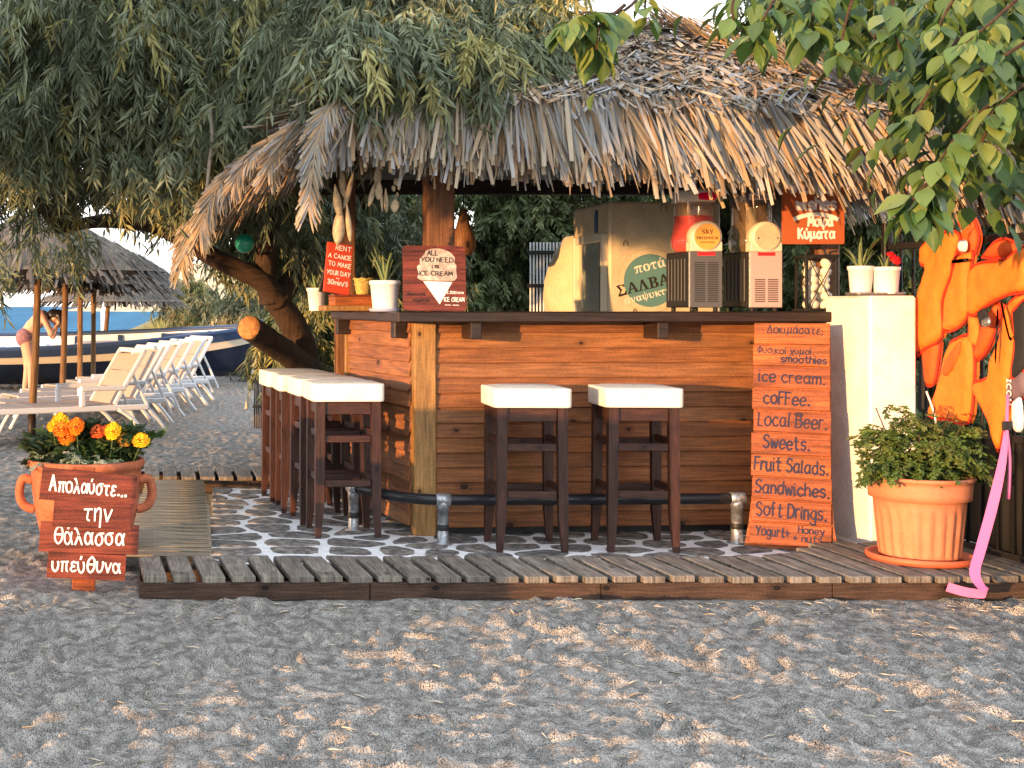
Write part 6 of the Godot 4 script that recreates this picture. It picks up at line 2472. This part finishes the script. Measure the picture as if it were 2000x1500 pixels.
# a padded panel hanging parallel to the fence: pts are [distance, height], x is where its back hangs
func puff(st: SurfaceTool, outline: Array, thick: float, soft: float, xf: Transform3D, seed_: int) -> void:
	var poly := PackedVector2Array(outline)
	var all := PackedVector2Array(outline)
	var lo := poly[0]
	var hi := poly[0]
	for q in poly:
		lo = lo.min(q)
		hi = hi.max(q)
	var g := 0.014
	var y := lo.y
	while y < hi.y:
		var x := lo.x
		while x < hi.x:
			var c := Vector2(x + rr(-.003, .003), y + rr(-.003, .003))
			if Geometry2D.is_point_in_polygon(c, poly) and edge_distance(c, poly) > 0.006:
				all.append(c)
			x += g
		y += g
	var nn := noise(seed_, 9.0, 2)
	var zs := PackedFloat32Array()
	for k in all.size():
		var d := 0.0 if k < poly.size() else edge_distance(all[k], poly)
		var e := 1.0 - minf(d / soft, 1.0)
		zs.append(thick * sqrt(maxf(1.0 - e * e, 0.0)) * (1.0 + 0.14 * nn.get_noise_2d(all[k].x, all[k].y * 0.6)))
	var idx := Geometry2D.triangulate_delaunay(all)
	for i in range(0, idx.size(), 3):
		var c := (all[idx[i]] + all[idx[i + 1]] + all[idx[i + 2]]) / 3.0
		if not Geometry2D.is_point_in_polygon(c, poly):
			continue
		var turn := (all[idx[i + 1]] - all[idx[i]]).cross(all[idx[i + 2]] - all[idx[i]]) > 0.0
		for s in [1.0, -0.25]:
			for k in 3:
				var q := idx[i + (2 - k if turn == (s > 0.0) else k)]
				st.add_vertex(xf * Vector3(all[q].x, all[q].y, zs[q] * s))

func edge_distance(p: Vector2, poly: PackedVector2Array) -> float:
	var d := 9.0
	for i in poly.size():
		d = minf(d, p.distance_to(Geometry2D.get_closest_point_to_segment(p, poly[i], poly[(i + 1) % poly.size()])))
	return d

func vest_panel(parent: Node3D, n: String, pts: Array, x: float, thick: float, m: Material) -> void:
	var outline := []
	for q in pts:
		outline.append(Vector2(-q[0], q[1]))
	outline = curve(outline + [outline[0]], 3)
	outline.pop_back()
	var xf := Transform3D(Basis(Vector3(0, 0, 1), Vector3.UP, Vector3(-1, 0, 0)), Vector3(x, 0, 0))
	var st := tool()
	puff(st, outline, thick, 0.032 if thick > .02 else 0.012, xf, rng.randi() % 1000)
	var o := done(st, n, m, parent, true, true)
	if thick < .03:
		return
	var ring := []
	for q in outline:
		ring.append(xf * Vector3(q.x, q.y, thick * .45))
	ring.append(ring[0])
	var sb := tool()
	tube(sb, ring, [.006], 6, 0.0, false)
	done(sb, "bound_edge", M.binding, o, false, true)

func vests() -> void:
	var a := thing("life_jacket", "orange life jacket with white reflective patch hanging next to the pillar", "life jacket", Vector3(3.66, 0.62, -6.38), 0.0, "life jackets on the fence")
	vest_panel(a, "collar", [[6.205, 1.626], [6.114, 1.605], [6.067, 1.525], [6.073, 1.471], [6.120, 1.404], [6.185, 1.414], [6.179, 1.539], [6.211, 1.580]], 3.720, 0.04, M.orange_deep)
	vest_panel(a, "front_panel", [[6.477, 1.481], [6.392, 1.526], [6.241, 1.550], [6.168, 1.515], [6.201, 1.430], [6.241, 1.337], [6.308, 1.219], [6.308, 1.060], [6.463, 0.991], [6.509, 0.973], [6.514, 1.228], [6.434, 1.374], [6.480, 1.400]], 3.700, 0.045, M.orange)
	vest_panel(a, "front_panel", [[6.196, 1.438], [6.092, 1.449], [6.112, 1.334], [6.118, 1.180], [6.183, 1.109], [6.303, 1.080], [6.306, 1.163], [6.290, 1.243], [6.236, 1.353]], 3.710, 0.042, M.orange)
	vest_panel(a, "lower_panel", [[6.501, 0.990], [6.367, 1.050], [6.370, 0.954], [6.409, 0.831], [6.480, 0.835]], 3.715, 0.035, M.orange_deep)
	vest_panel(a, "reflective_patch", [[6.138, 1.498], [6.073, 1.494], [6.079, 1.445], [6.142, 1.451]], 3.655, 0.008, M.white_plastic)
	vest_panel(a, "strap", [[6.181, 1.410], [6.070, 1.416], [6.068, 1.402], [6.178, 1.397]], 3.652, 0.006, M.webbing)
	vest_panel(a, "strap", [[6.510, 0.965], [6.467, 0.950], [6.471, 0.721], [6.524, 0.717]], 3.690, 0.006, M.webbing)
	var b := thing("life_jacket", "orange life jacket with white cord hanging lowest, just above the potted shrub", "life jacket", Vector3(3.62, 0.45, -6.2), 0.0, "life jackets on the fence")
	vest_panel(b, "front_panel", [[6.217, 1.038], [6.118, 1.070], [6.067, 1.061], [6.042, 0.982], [6.048, 0.829], [6.086, 0.673], [6.237, 0.674], [6.396, 0.682], [6.333, 0.803], [6.298, 0.877], [6.257, 0.974]], 3.690, 0.045, M.orange)
	vest_panel(b, "neck_opening", [[6.095, 1.053], [6.160, 1.009], [6.220, 0.944], [6.236, 0.880], [6.202, 0.880], [6.160, 0.915], [6.118, 0.971]], 3.652, 0.020, M.orange_deep)
	var st2 := tool()
	tube(st2, curve([Vector3(3.625, .80, -6.34), Vector3(3.62, .68, -6.26), Vector3(3.615, .5, -6.22), Vector3(3.62, .33, -6.23)], 5), [.0045], 6)
	done(st2, "cord", M.white_plastic, b, true, true)
	var c := thing("life_jacket", "orange life jacket with broad shoulder flap and black buckle straps", "life jacket", Vector3(3.62, 0.45, -5.85), 0.0, "life jackets on the fence")
	vest_panel(c, "collar", [[6.005, 1.415], [5.920, 1.480], [5.837, 1.492], [5.733, 1.449], [5.779, 1.422], [5.884, 1.407]], 3.700, 0.04, M.orange_deep)
	vest_panel(c, "front_panel", [[6.096, 1.172], [6.030, 1.157], [6.024, 1.043], [6.066, 0.995], [6.100, 1.018]], 3.700, 0.04, M.orange)
	vest_panel(c, "front_panel", [[5.896, 1.218], [5.870, 1.181], [5.956, 1.023], [6.043, 0.955], [6.064, 0.989], [5.993, 1.127]], 3.700, 0.04, M.orange_deep)
	vest_panel(c, "front_panel", [[5.815, 1.196], [5.746, 1.239], [5.664, 1.264], [5.664, 1.210], [5.757, 1.167], [5.732, 1.080], [5.757, 0.934], [5.780, 0.816], [5.833, 0.643], [5.856, 0.574], [5.876, 0.587], [5.934, 0.701], [6.046, 0.844], [5.934, 0.888], [5.908, 0.972], [5.850, 1.063]], 3.685, 0.045, M.orange)
	vest_panel(c, "shoulder_flap", [[6.024, 1.165], [6.032, 1.333], [5.955, 1.391], [5.775, 1.400], [5.695, 1.437], [5.622, 1.439], [5.622, 1.274], [5.763, 1.247], [5.906, 1.203], [6.002, 1.156]], 3.660, 0.045, M.orange)
	vest_panel(c, "strap", [[5.909, 1.173], [5.849, 1.192], [5.822, 1.129], [5.885, 1.112]], 3.600, 0.006, M.webbing)
	vest_panel(c, "buckle", [[5.867, 1.144], [5.813, 1.155], [5.804, 1.119], [5.859, 1.107]], 3.594, 0.008, M.galvanised)
	vest_panel(c, "strap", [[5.746, 1.210], [5.733, 1.212], [5.683, 1.074], [5.657, 1.078], [5.660, 1.068], [5.691, 1.063]], 3.600, 0.006, M.webbing)
	vest_panel(c, "strap", [[5.771, 1.181], [5.759, 1.181], [5.775, 0.977], [5.786, 0.978]], 3.600, 0.006, M.webbing)
	var d := thing("grey_vest", "grey buoyancy vest with black straps beside the orange jackets", "life vest", Vector3(3.6, 0.7, -5.62))
	vest_panel(d, "body", [[5.777, 0.889], [5.740, 0.902], [5.651, 0.946], [5.651, 0.832], [5.781, 0.793]], 3.680, 0.045, mat(lin(.16, .11, .13), .7))
	vest_panel(d, "black_strap", [[5.740, 1.174], [5.634, 1.224], [5.634, 0.982], [5.689, 0.908], [5.746, 0.902], [5.721, 1.051]], 3.660, 0.030, M.webbing)
	vest_panel(d, "white_tag", [[5.713, 0.799], [5.654, 0.817], [5.641, 0.690], [5.702, 0.676]], 3.630, 0.012, M.white_plastic)
	print_text(d, "ICON", Vector3(3.628, .835, -5.735), Basis(Vector3(0, 0, 1), Vector3.UP, Vector3(-1, 0, 0)) * Basis(Vector3(0, 0, 1), -PI / 2), .045, M.white_ink)
	# pink strap trailing down to the sand
	var e := thing("pink_strap", "long pink webbing strap trailing from the fence onto the sand", "strap", Vector3(3.35, 0.0, -5.45))
	var path := curve([Vector3(3.614, 0.827, -5.720), Vector3(3.584, 0.701, -5.680), Vector3(3.542, 0.555, -5.640), Vector3(3.462, 0.371, -5.580), Vector3(3.367, 0.217, -5.500), Vector3(3.305, 0.135, -5.440), Vector3(3.297, 0.091, -5.400), Vector3(3.305, 0.065, -5.360), Vector3(3.291, 0.055, -5.380), Vector3(3.266, 0.050, -5.440), Vector3(3.229, 0.058, -5.500)], 5)
	var rows := []
	for i in path.size():
		var t := float(i) / (path.size() - 1)
		var w := .006 + .014 * smoothstep(.05, .3, t)
		var tw := 1.2 * sin(t * 5.0)
		var side := Vector3(cos(tw * .5), 0.25 * smoothstep(.6, .75, t), .35 * sin(tw))
		if t > .68:
			side = Vector3(.15, 1, .3).normalized()
		var q: Vector3 = path[i]
		q.y = maxf(q.y, .024)
		rows.append([q - side.normalized() * w, q + side.normalized() * w])
	var se := tool()
	sheet(se, rows)
	done(se, "ribbon", M.pink, e, true, true)
	se = tool()
	tube(se, curve([Vector3(3.578, 0.680, -5.670), Vector3(3.585, 0.553, -5.660), Vector3(3.580, 0.392, -5.660)], 4), [.007], 6)
	done(se, "loose_end", M.pink, e, true, true)
	se = tool()
	box_at(se, Vector3(3.581, 0.697, -5.675), Vector3(.035, .04, .016), .004)
	done(se, "slider", M.webbing, e, true)

# ---------------------------------------------------------------- small hanging things
func build_small_things() -> void:
	# bunches of dried gourds and shells under the left eave
	var bunches := [["gourd_bunch", "bunch of long dried gourds and leaves hanging lowest, over the canoe sign", Vector3(0.926, 1.885, -6.750), [[0, -.28, 0, .05, .12], [.045, -.27, .02, .025, .12], [-.01, -.16, .01, .035, .1], [.05, -.1, 0, .024, .12], [.02, -.06, -.02, .03, .1]]],
		["gourd_bunch", "bunch of dried gourds splayed like fingers, hanging in sunlight", Vector3(1.095, 1.907, -6.600), [[-.03, -.16, .01, .022, .075], [.0, -.14, .03, .03, .06], [.04, -.19, .0, .02, .075], [.012, -.18, .03, .009, .08], [.0, -.06, 0, .03, .08]]],
		["shell_string", "string of pale shells and a round gourd hanging before the roof post", Vector3(1.182, 1.895, -6.600), [[0, -.09, .02, .024, .024], [-.012, -.12, .01, .016, .02], [.012, -.115, .02, .014, .018], [.006, -.15, .01, .012, .014], [-.006, -.205, .01, .034, .042]]]]
	for q in bunches:
		var t := thing(q[0], q[1], "decoration", q[2], 0.0, "dried decorations under the eave")
		var st := tool()
		tube(st, [Vector3(0, .12, -.02), Vector3(0, -.05, 0)], [.003], 5)
		done(st, "string", M.webbing, t, false, true)
		for g in q[3]:
			st = tool()
			var prof := []
			for i in 11:
				var u := i / 10.0
				var r: float = 0.62 * g[3] * pow(sin(PI * pow(u, 1.35 if g[4] > g[3] * 1.6 else 1.0)), .7) * (1.0 if i > 0 and i < 10 else 0.0)
				prof.append([r, g[4] * (0.9 - 1.8 * u)])
			lathe(st, prof, 12, Transform3D(Basis.from_euler(Vector3(rr(-.2, .2), rr(0, 3), -g[0] * -7.0)), Vector3(g[0], g[1], g[2])))
			done(st, "gourd" if g[4] > g[3] * 1.6 else "shell", M.shell, t, false, true)
	# brown gourd lamp in the shade inside
	var l := thing("gourd_lamp", "brown gourd hanging in the shade behind the ice cream sign", "gourd", Vector3(1.833, 1.603, -8.000))
	var s := tool()
	lathe(s, [[0, -.11], [.05, -.1], [.075, -.05], [.07, 0], [.045, .06], [.03, .12], [.02, .17], [0, .175]], 16)
	done(s, "gourd", M.roof_post[0], l, false, true)
	s = tool()
	tube(s, [Vector3(0, .17, 0), Vector3(0, .75, 0)], [.004], 5)
	done(s, "cord", M.webbing, l, false, true)
	# green glass float on a bracket at the trunk
	var g := thing("glass_float", "emerald green glass ball on a black bracket at the tree trunk", "glass ball", Vector3(0.573, 1.596, -8.500))
	s = tool()
	var prof2 := []
	for i in 17:
		var ph := PI * i / 16.0 - PI / 2
		prof2.append([.062 * maxf(cos(ph), 0.0), .062 * sin(ph)])
	lathe(s, prof2, 24)
	done(s, "ball", M.green_glass, g, false, true)
	s = tool()
	tube(s, curve([Vector3(0, .06, 0), Vector3(.02, .09, -.2), Vector3(.1, .04, -.7), Vector3(.17, -.02, -1.12)], 4), [.01], 6)
	done(s, "bracket", M.iron, g, false, true)
	# white lattice gate seen through the bar
	var w := thing("white_lattice", "white slatted gate far behind the bar, beside the fridge", "gate", Vector3(3.644, 0.0, -13.0))
	for k in 12:
		s = tool()
		var x: float = 2.955 + k * .026
		box_at(s, Vector3(x, .85, -10.6), Vector3(.011, 1.7, .012), .002)
		done(s, "slat", M.white_paint, w, true)
	for y in [.3, 1.12, 1.36, 1.62]:
		s = tool()
		box_at(s, Vector3(2.955 + .14, y, -10.585), Vector3(.34, .03, .014), .002)
		done(s, "rail", M.black_plastic, w, true)
